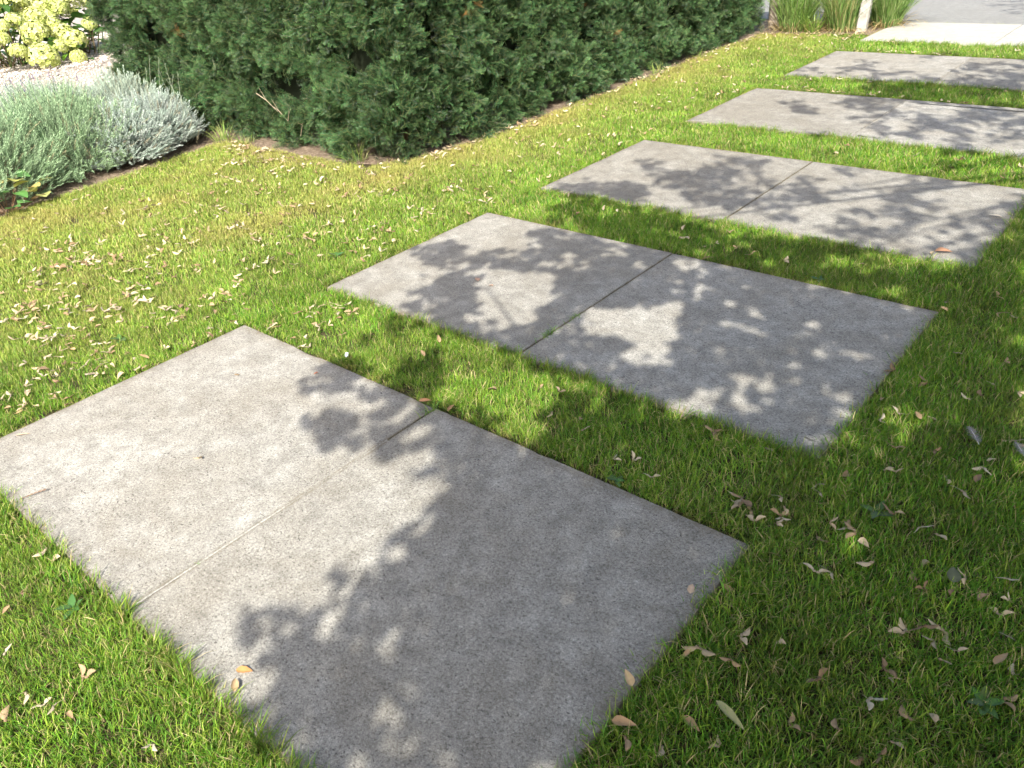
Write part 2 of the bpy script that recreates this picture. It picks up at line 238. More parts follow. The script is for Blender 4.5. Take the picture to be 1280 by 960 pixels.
def ramp(N, stops, interp='LINEAR'):
    r = N.new('ShaderNodeValToRGB'); r.color_ramp.interpolation = interp
    e = r.color_ramp.elements
    while len(e) < len(stops): e.new(0.5)
    for i, (p, c) in enumerate(stops):
        e[i].position = p; e[i].color = (*c, 1) if len(c) == 3 else c
    return r

def noise(N, L, vec, scale, detail=4, rough=0.6, dist=0.0):
    n = N.new('ShaderNodeTexNoise'); n.inputs['Scale'].default_value = scale; n.inputs['Detail'].default_value = detail
    n.inputs['Roughness'].default_value = rough; n.inputs['Distortion'].default_value = dist
    L.new(vec, n.inputs['Vector']); return n.outputs['Fac']

def mixc(N, L, fac, a, b, mode='MIX'):
    x = N.new('ShaderNodeMix'); x.data_type = 'RGBA'; x.blend_type = mode
    for s, v in (('Factor', fac), ('A', a), ('B', b)):
        if isinstance(v, (int, float)): x.inputs[s].default_value = v
        elif isinstance(v, tuple): x.inputs[s].default_value = (*v, 1)
        else: L.new(v, x.inputs[s])
    return x.outputs['Result']

def concrete(name, lo, hi, stain, pits=0.55, fine=1.0, edge=False):
    mt, N, L, P = new_mat(name)
    g = N.new('ShaderNodeNewGeometry'); pos = g.outputs['Position']
    oi = N.new('ShaderNodeObjectInfo')
    sh = N.new('ShaderNodeVectorMath'); sh.operation = 'MULTIPLY_ADD'
    L.new(oi.outputs['Random'], sh.inputs[0]); sh.inputs[1].default_value = (7, 13, 5); L.new(pos, sh.inputs[2])
    v = sh.outputs[0]
    big = noise(N, L, v, 2.6, 4, 0.66, 0.8)
    med = noise(N, L, v, 14, 4, 0.75)
    fin = noise(N, L, v, 140, 2, 0.8)
    grit = noise(N, L, v, 520, 1, 0.5)
    c = ramp(N, [(0.33, lo), (0.65, hi)]); L.new(med, c.inputs[0]); c = c.outputs[0]
    b = ramp(N, [(0.40, (0, 0, 0)), (0.66, (1, 1, 1))]); L.new(big, b.inputs[0])
    bs = N.new('ShaderNodeMath'); bs.operation = 'MULTIPLY'; bs.inputs[1].default_value = 0.62; L.new(b.outputs[0], bs.inputs[0])
    c = mixc(N, L, bs.outputs[0], c, stain)
    fr = ramp(N, [(0.30, (0.50, 0.49, 0.48)), (0.46, (0.96, 0.96, 0.96)), (0.56, (1.04, 1.04, 1.04)), (0.74, (1.5, 1.5, 1.5))]); L.new(fin, fr.inputs[0])
    c = mixc(N, L, fine, c, fr.outputs[0], 'MULTIPLY')
    gr = ramp(N, [(0.28, (0.56, 0.55, 0.54)), (0.72, (1.42, 1.42, 1.42))]); L.new(grit, gr.inputs[0])
    c = mixc(N, L, 0.8 * fine, c, gr.outputs[0], 'MULTIPLY')
    # small elongated pits, flat: their shade and a little dirt put into the colour
    mp = N.new('ShaderNodeMapping'); mp.inputs['Scale'].default_value = (1.0, 1.9, 1.0); mp.inputs['Rotation'].default_value = (0, 0, 0.5); L.new(v, mp.inputs['Vector'])
    pn = noise(N, L, mp.outputs[0], 85, 2, 0.5)
    zone = noise(N, L, v, 5.5, 2, 0.6)
    ad = N.new('ShaderNodeMath'); ad.operation = 'MULTIPLY_ADD'; ad.inputs[1].default_value = 0.16; L.new(zone, ad.inputs[0]); L.new(pn, ad.inputs[2])
    pr = ramp(N, [(0.732, (0, 0, 0)), (0.782, (1, 1, 1))]); L.new(ad.outputs[0], pr.inputs[0])
    pf = N.new('ShaderNodeMath'); pf.operation = 'MULTIPLY'; pf.inputs[1].default_value = pits; L.new(pr.outputs[0], pf.inputs[0])
    c = mixc(N, L, pf.outputs[0], c, (0.075, 0.068, 0.06))
    if edge:                                        # soil and algae along the rims, a different age from slab to slab
        ea = N.new('ShaderNodeAttribute'); ea.attribute_name = 'rim'
        en = noise(N, L, v, 22, 3, 0.7)
        em = N.new('ShaderNodeMath'); em.operation = 'MULTIPLY'; L.new(ea.outputs['Fac'], em.inputs[0]); L.new(en, em.inputs[1])
        er = ramp(N, [(0.22, (0, 0, 0)), (0.62, (0.8, 0.8, 0.8))]); L.new(em.outputs[0], er.inputs[0])
        c = mixc(N, L, er.outputs[0], c, (0.135, 0.112, 0.075))
        tn = ramp(N, [(0.0, (0.88, 0.87, 0.85)), (1.0, (1.06, 1.06, 1.06))]); L.new(oi.outputs['Random'], tn.inputs[0])
        c = mixc(N, L, 1.0, c, tn.outputs[0], 'MULTIPLY')
    L.new(c, P.inputs['Base Color'])
    P.inputs['Roughness'].default_value = 0.88
    P.inputs['Specular IOR Level'].default_value = 0.25
    bp = N.new('ShaderNodeBump'); bp.inputs['Strength'].default_value = 0.55; bp.inputs['Distance'].default_value = 0.0022
    L.new(fin, bp.inputs['Height']); L.new(bp.outputs[0], P.inputs['Normal'])
    return mt

def simple(name, stops, scale, rough=0.85, bump=0.0, bscale=None, spec=0.2, detail=6):
    mt, N, L, P = new_mat(name)
    g = N.new('ShaderNodeNewGeometry')
    f = noise(N, L, g.outputs['Position'], scale, detail, 0.65)
    r = ramp(N, stops); L.new(f, r.inputs[0]); L.new(r.outputs[0], P.inputs['Base Color'])
    P.inputs['Roughness'].default_value = rough; P.inputs['Specular IOR Level'].default_value = spec
    if bump:
        f2 = noise(N, L, g.outputs['Position'], bscale or scale * 3, 5, 0.65)
        bp = N.new('ShaderNodeBump'); bp.inputs['Strength'].default_value = 0.8; bp.inputs['Distance'].default_value = bump
        L.new(f2, bp.inputs['Height']); L.new(bp.outputs[0], P.inputs['Normal'])
    return mt

M_CONC = concrete('concrete', (0.206, 0.194, 0.168), (0.338, 0.322, 0.282), (0.198, 0.178, 0.142), pits=0.85, edge=True)
M_CONC_BRIGHT = concrete('overexposed_concrete', (0.30, 0.287, 0.25), (0.40, 0.384, 0.34), (0.33, 0.313, 0.27), pits=0.15, fine=0.4)  # lighter copy of the concrete: overexposure in full sun put into the colour
M_ROAD = concrete('road_surface', (0.17, 0.168, 0.156), (0.235, 0.232, 0.214), (0.18, 0.176, 0.16), pits=0.1, fine=0.5)
M_GROUND = simple('lawn_soil', [(0.3, (0.035, 0.03, 0.014)), (0.55, (0.075, 0.065, 0.028)), (0.75, (0.13, 0.10, 0.05))], 60, bump=0.01)
M_SOIL = simple('bed_soil', [(0.3, (0.10, 0.072, 0.048)), (0.52, (0.20, 0.15, 0.105)), (0.72, (0.33, 0.26, 0.19))], 45, bump=0.02, bscale=80)
M_GRAVEL = simple('gravel_bed', [(0.35, (0.26, 0.21, 0.17)), (0.6, (0.5, 0.44, 0.38))], 55, bump=0.02)
M_BARK = simple('bark', [(0.3, (0.05, 0.04, 0.032)), (0.7, (0.16, 0.13, 0.10))], 30, bump=0.02, bscale=50)
M_TWIG = leaf_mat('twig', rough=0.8, trans=0, spec=0.1, inst=False)
M_GRASS = leaf_mat('grass_blade', rough=0.5, trans=0.34, spec=0.22, vary=0.5, dry=(0.47, 0.385, 0.13))
M_YEW = leaf_mat('yew_needle', rough=0.42, trans=0.14, spec=0.28, vary=0.6, dry=(0.30, 0.15, 0.05))
M_LAV = leaf_mat('lavender_leaf', rough=0.7, trans=0.2, spec=0.15, vary=0.30, dry=(0.36, 0.28, 0.17))
M_LEAF = leaf_mat('broad_leaf', rough=0.42, trans=0.28, spec=0.4, inst=False)
M_DRY = leaf_mat('dry_wing', rough=0.75, trans=0.12, spec=0.2, inst=False)
M_PETAL = leaf_mat('petal', rough=0.7, trans=0.3, spec=0.15, inst=False)
M_STONE = leaf_mat('pebble', rough=0.85, trans=0, spec=0.2, vary=0.3)
M_POST = simple('weathered_post', [(0.3, (0.17, 0.14, 0.11)), (0.7, (0.33, 0.28, 0.23))], 18, bump=0.006, bscale=60)
M_POSTW = simple('pale_post', [(0.3, (0.30, 0.285, 0.25)), (0.7, (0.46, 0.44, 0.40))], 14, bump=0.004, bscale=50)
M_SAND = simple('joint_sand', [(0.35, (0.22, 0.20, 0.165)), (0.65, (0.46, 0.44, 0.39))], 120, bump=0.004)

# ------------------------------------------------------------------ the setting
GZ = -0.022                                     # soil level; slab tops are the zero plane
SL, SW, SJ = 1.183, 2.438, 1.223
SY = [0.0, 1.646, 3.323, 5.082, 6.819, 8.63]

def sheet(name, x0, y0, x1, y1, z, mat, nx=1, ny=1, zf=None):
    xs = np.linspace(x0, x1, nx + 1); ys = np.linspace(y0, y1, ny + 1)
    v = [(x, y, z + (zf(x, y) if zf else 0)) for y in ys for x in xs]
    f = [(j * (nx + 1) + i, j * (nx + 1) + i + 1, (j + 1) * (nx + 1) + i + 1, (j + 1) * (nx + 1) + i) for j in range(ny) for i in range(nx)]
    return tag(obj(name, mesh(name, v, f, mat, smooth=True)), kind='structure')

sheet('ground', -250, -250, 250, 250, GZ, M_GROUND)
sheet('road', -60, 9.826, 60, 22, -0.004, M_ROAD)

# bed edges (x of the lawn's left end as a function of y), soil strips round the hedge
def bed_x(y):
    y = np.asarray(y, dtype=float)
    return np.interp(y, [-6, 0.0, 1.2, 1.8, 2.3, 2.97, 3.4], [-2.8, -2.86, -2.92, -3.0, -3.06, -3.16, -3.2]) + 0.035 * (vnoise(y, y * 0, 0.22, 3) - 0.5) * 2

def hedge_x(y):                                # lawn edge along the hedge's right face
    y = np.asarray(y, dtype=float)
    return np.interp(y, [3.1, 3.25, 3.4, 3.7, 4.3, 6.0, 8.9], [-1.75, -1.38, -1.26, -1.17, -1.12, -1.16, -1.18]) + 0.05 * (vnoise(y, y * 0, 0.3, 5) - 0.5) * 2

def soil_strip(name, pts_lawn, pts_far, z):
    n = len(pts_lawn)
    v = [(x, y, z) for x, y in pts_lawn] + [(x, y, z) for x, y in pts_far]
    f = [(i, i + 1, n + i + 1, n + i) for i in range(n - 1)]
    return tag(obj(name, mesh(name, v, f, M_SOIL)), kind='structure')

ys = np.linspace(-6, 3.1, 120)
soil_strip('bed_soil', [(float(bed_x(y)), y) for y in ys], [(-6.5, y) for y in ys], GZ + 0.006)
ys2 = np.linspace(2.95, 9.5, 120)
soil_strip('hedge_soil', [(float(hedge_x(y)) + 0.05, y) for y in ys2], [(-6.5, y) for y in ys2], GZ + 0.010)
xs = np.linspace(-6.4, -0.004, 60)
def far_y(x): return np.interp(x, [-3, -1.2, -0.6, 0.0, 0.1], [9.0, 8.85, 8.92, 8.98, 9.1]) + 0.04 * (vnoise(np.asarray(x), np.asarray(x) * 0, 0.25, 8) - 0.5) * 2
soil_strip('border_soil', [(x, float(far_y(x))) for x in xs], [(x, 9.82) for x in xs], GZ + 0.014)
soil_edge = lambda x, y: (x > bed_x(y)) & ~((y > 3.12) & (x < hedge_x(y))) & ~((x < 0.0) & (y > far_y(x))) & ~((y > 3.07 + 0.10 * vnoise(x, y, 0.2, 9)) & (x < -1.4)) & (y < 9.6)

def bank_z(x, y): return 0.36 * float(np.clip((-4.7 - x) / 1.6, 0, 1)) ** 1.3 + 0.02 * float(vnoise(np.array(x), np.array(y), 0.6, 4))
sheet('gravel_path', -24, 0.2, -4.7, 16, GZ + 0.02, M_GRAVEL, 40, 30, lambda x, y: bank_z(x, y) if x < -4.75 else -0.03)

# ------------------------------------------------------------------ paving slabs
def slab_mesh(name, w, l, mat, seed, wear=0.0065, half=0):
    r = np.random.default_rng(seed)
    n = 46
    def side(a, b): return [(a[0] + (b[0] - a[0]) * t, a[1] + (b[1] - a[1]) * t) for t in np.linspace(0, 1, n, endpoint=False)]
    out = side((0, 0), (w, 0)) + side((w, 0), (w, l)) + side((w, l), (0, l)) + side((0, l), (0, 0))
    N_ = len(out); cx, cyy = w / 2, l / 2
    ang = np.arange(N_)
    ch = vnoise(ang * 1.0, ang * 0.0, 5.0, seed % 50, 3); ch = np.clip(ch - 0.52, 0, 1) * 5 * wear + 0.0006 * r.random(N_)
    def inset(d):
        v = []
        for i, (x, y) in enumerate(out):
            e = d[i]
            v.append((min(max(x, e * (0.3 if half else 1)), w - e * (1 if half else 0.3)), min(max(y, e), l - e)))
        return v
    rim = 0.03 + 0.05 * vnoise(ang * 1.0, ang * 0.0, 7.0, seed % 40 + 3, 2)
    loops = [([0] * N_, -0.06, 1), (list(ch * 0.3), -0.012, 1), (list(ch * 0.7 + 0.0009), -0.0026, 1), (list(ch + 0.0032), 0.0, 0.95), (list(ch + 0.0032 + rim * 0.45), 0.0, 0.6), (list(ch + 0.0032 + rim * 1.5), 0.0, 0.0)]
    v = []; f = []; rv = []
    for d, z, e in loops: v += [(x, y, z) for x, y in inset(d)]; rv += [e] * N_
    for k in range(5):
        for i in range(N_):
            j = (i + 1) % N_
            f.append((k * N_ + i, k * N_ + j, (k + 1) * N_ + j, (k + 1) * N_ + i))
    f.append(tuple(5 * N_ + i for i in range(N_)))
    me = mesh(name, v, f, mat)
    at_ = me.attributes.new('rim', 'FLOAT', 'POINT'); at_.data.foreach_set('value', np.array(rv, dtype=np.float32))
    return me

ORD = ['nearest', 'second', 'third', 'fourth', 'fifth']
JG = 0.004
slabs = []
for k, y0 in enumerate(SY):
    mat = M_CONC_BRIGHT if k == 5 else M_CONC
    for h in range(2):
        w = (SJ if h == 0 else SW - SJ) - JG / 2
        o = obj('paving_slab', slab_mesh('paving_slab', w, SL, mat, 100 + 2 * k + h, half=h))
        o.location = (0 if h == 0 else SJ + JG / 2, y0, 0.0 if h == 0 else -0.0012)
        side = 'left' if h == 0 else 'right'
        if k == 5: lb = '%s half of the brightly sunlit slab pair at the road edge' % side
        elif k == 0: lb = '%s half of the nearest and largest looking grey concrete slab pair' % side
        else: lb = '%s half of the %s grey concrete slab pair from the camera' % (side, ORD[k])
        tag(o, lb, 'paving slab', 'square concrete slabs of the path', 'thing'); slabs.append(o)
# sand that fills part of the nearest joint, and the grey skim of sand in the others
def joint_strip(k, t0, t1, z, mat=None):
    x = SJ; y0 = SY[k] + SL * t0; y1 = SY[k] + SL * t1; n = 30
    v = []; f = []
    for i in range(n + 1):
        y = y0 + (y1 - y0) * i / n; wv = 0.0030 if z > -0.002 else 0.0026
        v += [(x - wv, y, z), (x + wv, y, z - 0.0008)]
    f = [(2 * i, 2 * i + 1, 2 * i + 3, 2 * i + 2) for i in range(n)]
    me = mesh('joint_sand', v, f, mat or M_SAND)
    o = obj('joint_sand', me, slabs[2 * k]); o.location = (-slabs[2 * k].location[0], -slabs[2 * k].location[1], 0)
joint_strip(0, 0.0, 0.44, -0.0004); joint_strip(0, 0.44, 0.80, -0.0003, M_CONC); joint_strip(0, 0.80, 0.99, -0.0042, M_GROUND)
for k in (1, 2, 5): joint_strip(k, 0.01, 0.99, -0.0042, M_GROUND)
for k in (3, 4): joint_strip(k, 0.01, 0.99, -0.0012, M_CONC)

# ------------------------------------------------------------------ lawn
def blade(mb, base, az, lean, length, width, c, curve=1.0, segs=(0, 0.4, 0.75, 1.0)):
    d = Vector((math.cos(az), math.sin(az), 0)); s = Vector((-math.sin(az), math.cos(az), 0))
    tw = random.uniform(-0.9, 0.9); s = (s * math.cos(tw) + d * math.sin(tw))
    v = []; cc = []
    for t in segs:
        a = lean * (0.35 + curve * t)
        q = Vector(base) + d * (math.sin(a) * length * t) + Vector((0, 0, math.cos(a) * length * t))
        hw = width / 2 * (1 - t ** 2.2)
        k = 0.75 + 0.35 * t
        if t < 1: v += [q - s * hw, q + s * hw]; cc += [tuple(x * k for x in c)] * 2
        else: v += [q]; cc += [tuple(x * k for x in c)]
    n = len(segs)
    f = [(2 * i, 2 * i + 1, 2 * i + 3, 2 * i + 2) for i in range(n - 2)] + [(2 * n - 4, 2 * n - 3, 2 * n - 2)]
    mb.add(v, f, cc)

GREENS = [(0.150, 0.300, 0.020), (0.110, 0.270, 0.018), (0.205, 0.330, 0.028), (0.085, 0.235, 0.018), (0.25, 0.345, 0.042), (0.118, 0.28, 0.030)]
def tuft(nb, radius, l0, l1, straw, lean0=0.15, lean1=0.9, wide=1.0):
    mb = MB()
    for i in range(nb):
        r = radius * math.sqrt(random.random()); t = random.uniform(0, 6.283)
        if random.random() < straw: c = random.choice([(0.50, 0.41, 0.20), (0.42, 0.34, 0.16), (0.36, 0.34, 0.13)])
        else: c = random.choice(GREENS)
        k = random.uniform(0.8, 1.2); c = tuple(x * k for x in c)
        blade(mb, (r * math.cos(t), r * math.sin(t), 0), random.uniform(0, 6.283), random.uniform(lean0, lean1), random.uniform(l0, l1), random.uniform(0.0018, 0.0034) * wide, c)
    return mb.mesh('grass_tuft', M_GRASS)

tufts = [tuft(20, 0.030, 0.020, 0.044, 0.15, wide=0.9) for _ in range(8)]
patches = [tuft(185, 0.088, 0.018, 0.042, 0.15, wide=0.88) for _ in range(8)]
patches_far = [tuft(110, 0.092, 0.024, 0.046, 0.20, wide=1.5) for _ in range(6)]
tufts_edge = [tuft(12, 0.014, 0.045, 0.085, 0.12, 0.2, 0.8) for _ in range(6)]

def slab_dist(x, y):
    """distance outwards from the nearest slab pair, and which side (0 left, 1 right, 2 front, 3 back)"""
    best = np.full(np.shape(x), 9.0); side = np.zeros(np.shape(x), dtype=int); which = np.zeros(np.shape(x), dtype=int)
    for k, y0 in enumerate(SY):
        ds = np.stack([-x, x - SW, y0 - y, y - y0 - SL])
        s = np.argmax(ds, 0); d = np.max(ds, 0)
        m_ = d < best
        best = np.where(m_, d, best); side = np.where(m_, s, side); which = np.where(m_, k, which)
    return best, side, which

def lawn_ok(x, y, r):
    o = soil_edge(x, y)
    for dx, dy in ((r, 0), (-r, 0), (0, r), (0, -r)): o = o & soil_edge(x + dx, y + dy)
    return o
def view_side(x, y): return (x < 3.45 - (y - 0.9) * 0.2) & (y > -0.75)
# wide patches over the open lawn
sp_ = 0.066
gx, gy = np.meshgrid(np.arange(-4.2, 5.5, sp_), np.arange(-3.0, 9.7, sp_))
x = gx.ravel() + rng.uniform(-.5, .5, gx.size) * sp_; y = gy.ravel() + rng.uniform(-.5, .5, gx.size) * sp_
d, sd, wh = slab_dist(x, y); dist = np.hypot(x - CAM_C[0], y - CAM_C[1])
ok = lawn_ok(x, y, 0.09) & (d > 0.10) & (rng.random(len(x)) < np.where(view_side(x, y), np.clip(1.1 - 0.05 * dist, 0.6, 1.0), 0.45))
A = np.stack([x, y, np.where(dist > 4.2, 16, 8) + rng.integers(0, 6, len(x))], 1)[ok]
# small tufts along the edges
n = int(9.7 * 12.7 * 2000)
x = rng.uniform(-4.2, 5.5, n); y = rng.uniform(-3.0, 9.7, n)
d, sd, wh = slab_dist(x, y); dist = np.hypot(x - CAM_C[0], y - CAM_C[1])
marg = np.choose(sd, [0.007, -0.004, 0.000, 0.014]) + 0.014 * (vnoise(x, y, 0.07, 2) - 0.45)
ok = soil_edge(x, y) & (d > marg) & ((d < 0.12) | ~lawn_ok(x, y, 0.11)) & (rng.random(n) < np.where(view_side(x, y), np.clip(1.15 - 0.07 * dist, 0.45, 1.0), 0.3))
B_ = np.stack([x, y, rng.integers(0, 8, n)], 1)[ok]
AB = np.concatenate([A, B_]); x, y = AB[:, 0], AB[:, 1]; vid = AB[:, 2].astype(int)
d, sd, wh = slab_dist(x, y)
n = len(x)
# upright with a little tilt, flattened back from the left and far slab edges, leaning over the front and right ones
tilt = rng.normal(0, 0.16, (n, 2)) * np.where(vid > 7, 0.35, 1.0)[:, None]
near = np.clip(1 - d / 0.05, 0, 1)
ox = np.choose(sd, [-1.0, 1.0, 0.0, 0.0]); oy = np.choose(sd, [0.0, 0.0, -1.0, 1.0])
over = np.choose(sd, [0.35, -0.30, -0.45, 0.45])
dirv = np.stack([tilt[:, 0] + ox * over * near, tilt[:, 1] + oy * over * near, np.ones(n)], 1)
shade_side = np.clip((x - 0.6) / 1.8, 0, 1)
scl = (0.86 + 0.25 * rng.random(n)) * (0.92 + 0.25 * vnoise(x, y, 0.35, 6)) * (1 + 0.14 * shade_side)
scl *= 1 + 0.22 * near * np.isin(sd, [1, 2])
scl *= np.where((sd == 3) | (sd == 0), 1 - 0.25 * near, 1)
dryn = np.clip((vnoise(x, y, 0.5, 12, 3) - 0.48) * 1.4, 0, 0.5)
hed = np.clip(1 - (x + 1.1) / 0.35, 0, 1) * (y > 2.9)
leftl = np.clip(-x / 1.2, 0, 1)
dry = np.clip(dryn * (0.18 + 0.75 * leftl) + 0.22 * hed + 0.26 * leftl + 0.35 * near * (d < 0.02) * np.isin(sd, [0, 3]) + 0.05 * rng.random(n), 0, 0.75)
tint = np.clip(0.5 + 0.12 * leftl + 0.75 * (vnoise(x, y, 0.14, 21) - 0.5) + rng.normal(0, 0.18, n), 0, 1)
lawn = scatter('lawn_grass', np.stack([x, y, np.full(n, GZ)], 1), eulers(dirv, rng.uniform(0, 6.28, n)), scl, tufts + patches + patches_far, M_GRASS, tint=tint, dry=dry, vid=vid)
tag(lawn, 'short mown lawn grass around the concrete slabs', 'grass', kind='stuff')

# longer blades that hang over the front and right slab edges
ep = []; ed = []
def edge_run(k, x0, y0, x1, y1, per_m, lean, amp=1.0):
    ln = math.hypot(x1 - x0, y1 - y0); nn = int(ln * per_m)
    t = rng.random(nn); px = x0 + (x1 - x0) * t; py = y0 + (y1 - y0) * t
    g = vnoise(px, py, 0.16, 30 + k); s_ = rng.random(nn) < np.clip((g - 0.22) * 2.2, 0.1, 1)
    px, py = px[s_], py[s_]; nn = len(px)
    off = -rng.uniform(0.004, 0.03, nn)
    nx_, ny_ = lean
    ep.append(np.stack([px + off * nx_, py + off * ny_, np.full(nn, GZ), amp * (0.75 + 0.55 * rng.random(nn))], 1))
    le = rng.uniform(0.15, 0.75, nn)
    ed.append(np.stack([nx_ * le + rng.normal(0, 0.2, nn), ny_ * le + rng.normal(0, 0.2, nn), np.ones(nn)], 1))
edge_run(0, 0.0, 0.0, SW, 0.0, 170, (0, 1), 1.05)
for k in range(1, 6):
    edge_run(k, 0.3, SY[k], SW, SY[k], 120, (0, 1), 0.85)
for k in range(0, 5):
    edge_run(10 + k, SW, SY[k], SW, SY[k] + SL, 75, (-1, 0), 0.75)
n_green = sum(len(q) for q in ep)
for k in range(0, 6):
    edge_run(20 + k, 0.0, SY[k] + SL + .008, SW, SY[k] + SL + .008, 70, (0, -1), 0.42)
    edge_run(30 + k, -.004, SY[k], -.004, SY[k] + SL, 60, (1, 0), 0.42)
ep = np.concatenate(ep); ed = np.concatenate(ed)
edry = np.where(np.arange(len(ep)) < n_green, 0.25, 0.85) * (0.3 + 0.7 * rng.random(len(ep)))
eg = scatter('edge_grass', ep[:, :3], eulers(ed, rng.uniform(0, 6.28, len(ep))), ep[:, 3], tufts_edge, M_GRASS, dry=edry)
tag(eg, 'longer grass blades hanging over the slab edges', 'grass', kind='stuff')

# ------------------------------------------------------------------ yew hedge
def yew_sprig(mb, T, ln, tip):
    """one flat spray of needles, added to mb through the matrix T"""
    stems = [((0, 0, 0), (0.0, 0.0, ln))]
    for sgn in (-1, 1):
        z = ln * random.uniform(0.2, 0.5); q = ln * random.uniform(0.35, 0.55)
        stems.append(((0, 0, z), (sgn * q * 0.8, random.uniform(-0.012, 0.012), z + q * 0.75)))
    sh = random.uniform(0.5, 1.45)
    for a, b in stems:
        a = Vector(a); b = Vector(b); dd = (b - a); L_ = dd.length; dd.normalize()
        sx = Vector((dd.z, 0, -dd.x)).normalized(); up = dd.cross(sx)
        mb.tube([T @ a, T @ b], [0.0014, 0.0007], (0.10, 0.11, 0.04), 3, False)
        step = 0.0066
        for i in range(int(L_ / step)):
            t = i * step / L_
            for sgn in (-1, 1):
                nl = 0.022 * (1 - 0.45 * t ** 3) * random.uniform(0.8, 1.15)
                dr = (sx * sgn * random.uniform(0.75, 1.0) + dd * random.uniform(0.35, 0.75) + up * random.uniform(-0.3, 0.3)).normalized()
                q0 = a + dd * (L_ * t); q1 = q0 + dr * nl; w = dd * 0.0015
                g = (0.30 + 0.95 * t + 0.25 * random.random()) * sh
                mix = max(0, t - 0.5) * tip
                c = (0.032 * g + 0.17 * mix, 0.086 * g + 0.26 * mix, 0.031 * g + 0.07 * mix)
                mid = (q0 + q1) / 2 + up * 0.001
                mb.add([T @ q0, T @ (mid - w), T @ q1, T @ (mid + w)], [(0, 1, 2, 3)], c)

def yew_branch():
    """a handful of sprays on one small branch along +Z"""
    mb = MB()
    for k in range(5):
        a = random.uniform(0, 6.283); r = random.uniform(0.0, 0.085)
        dv_ = Vector((random.gauss(0, .42), random.gauss(0, .42), 1)).normalized()
        T = Matrix.Translation((r * math.cos(a), r * math.sin(a), random.uniform(-.05, .03))) @ dv_.to_track_quat('Z', 'Y').to_matrix().to_4x4() @ Matrix.Rotation(random.uniform(0, 6.283), 4, 'Z')
        yew_sprig(mb, T, random.uniform(0.07, 0.115), random.choice([0.1, 0.3, 0.5, 1.0]))
    return mb.mesh('yew_branch', M_YEW)

hedge = empty('yew_hedge', (-1.9, 3.9, GZ), 'dark green clipped yew hedge with its corner towards the lawn', 'hedge')
def local(me_pts, root): return me_pts - np.array(root.location)
sprigs = [yew_branch() for _ in range(10)]
HP = []; HN = []; HD = []
def face(ax, fn, nrm, area, dens):
    nn = int(area * dens); a = rng.random(nn); b = rng.random(nn)
    q = fn(a, b); HP.append(q); HN.append(nrm(a, b) if callable(nrm) else np.tile(nrm, (nn, 1)))
HT = 1.38; HXR = -1.25; HYF = 3.27; HXL = -5.25; HYE = 8.98; RC = 0.22
zf = lambda b: 0.0 + HT * b ** 1.12
face(0, lambda a, b: np.stack([np.full_like(a, HXR), HYF + RC + (HYE - HYF - RC) * a, zf(b)], 1), (1, 0, 0), (HYE - HYF) * HT, 560)
face(0, lambda a, b: np.stack([HXR - RC + (HXL - HXR + RC) * a, np.full_like(a, HYF), zf(b)], 1), (0, -1, 0), (HXR - HXL) * HT, 620)
face(0, lambda a, b: np.stack([HXR - RC + RC * np.sin(a * 1.571), HYF + RC - RC * np.cos(a * 1.571), zf(b)], 1), lambda a, b: np.stack([np.sin(a * 1.571), -np.cos(a * 1.571), a * 0], 1), 0.38 * HT, 640)
face(0, lambda a, b: np.stack([np.full_like(a, HXL), HYF + 1.05 * a, zf(b)], 1), (-1, 0, 0), 1.05 * HT, 400)
face(0, lambda a, b: np.stack([HXR - 1.05 * a, np.full_like(a, HYE), zf(b)], 1), (0, 1, 0), 1.05 * HT, 240)
face(0, lambda a, b: np.stack([HXR - 1.05 * a, HYF + (HYE - HYF) * b, np.full_like(a, HT)], 1), (0, 0, 1), 1.05 * 5.6, 240)
face(0, lambda a, b: np.stack([HXR + (HXL - HXR) * a, HYF + 1.05 * b, np.full_like(a, HT)], 1), (0, 0, 1), 1.05 * 3.8, 240)
face(0, lambda a, b: np.stack([np.full_like(a, HXR - 1.05), HYF + 1.0 + (HYE - HYF - 1) * a, zf(b)], 1), (-1, 0, 0), 4.6 * HT, 100)
face(0, lambda a, b: np.stack([HXR - 1.05 + (HXL - HXR + 1.05) * a, np.full_like(a, HYF + 1.05), zf(b)], 1), (0, 1, 0), 2.7 * HT, 100)
HP = np.concatenate(HP); HN = np.concatenate(HN).astype(float)
along = HP[:, 0] * 0.8 + HP[:, 1] * 1.0
n1 = vnoise(along, HP[:, 2], 0.12, 40, 2); n2 = vnoise(along, HP[:, 2], 0.55, 41, 2)
disp = 0.24 * (n1 - 0.5) + 0.16 * (n2 - 0.5) - 0.05 + 0.05 * np.clip(1 - HP[:, 2] / 0.3, 0, 1) * (n2 - 0.3)
inner = rng.random(len(HP)) ** 1.6 * 0.12
keep = ~((n1 < 0.44) & (rng.random(len(HP)) < 0.88)) & ~((HP[:, 2] < 0.05 + 0.10 * n2) & (rng.random(len(HP)) < 0.3))
q = HP + HN * (disp - inner)[:, None]
dv = HN * 0.75 + np.array([0, 0, 0.30]) + rng.normal(0, 0.55, HP.shape)
q, dv, tn = q[keep], dv[keep], n1[keep]
deadm = rng.random(len(q)) < 0.002
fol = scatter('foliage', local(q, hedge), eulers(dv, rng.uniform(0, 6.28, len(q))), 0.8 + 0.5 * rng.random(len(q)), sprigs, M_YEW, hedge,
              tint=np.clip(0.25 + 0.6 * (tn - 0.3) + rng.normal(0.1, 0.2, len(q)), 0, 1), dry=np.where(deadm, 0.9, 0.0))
fol['kind'] = 'stuff'
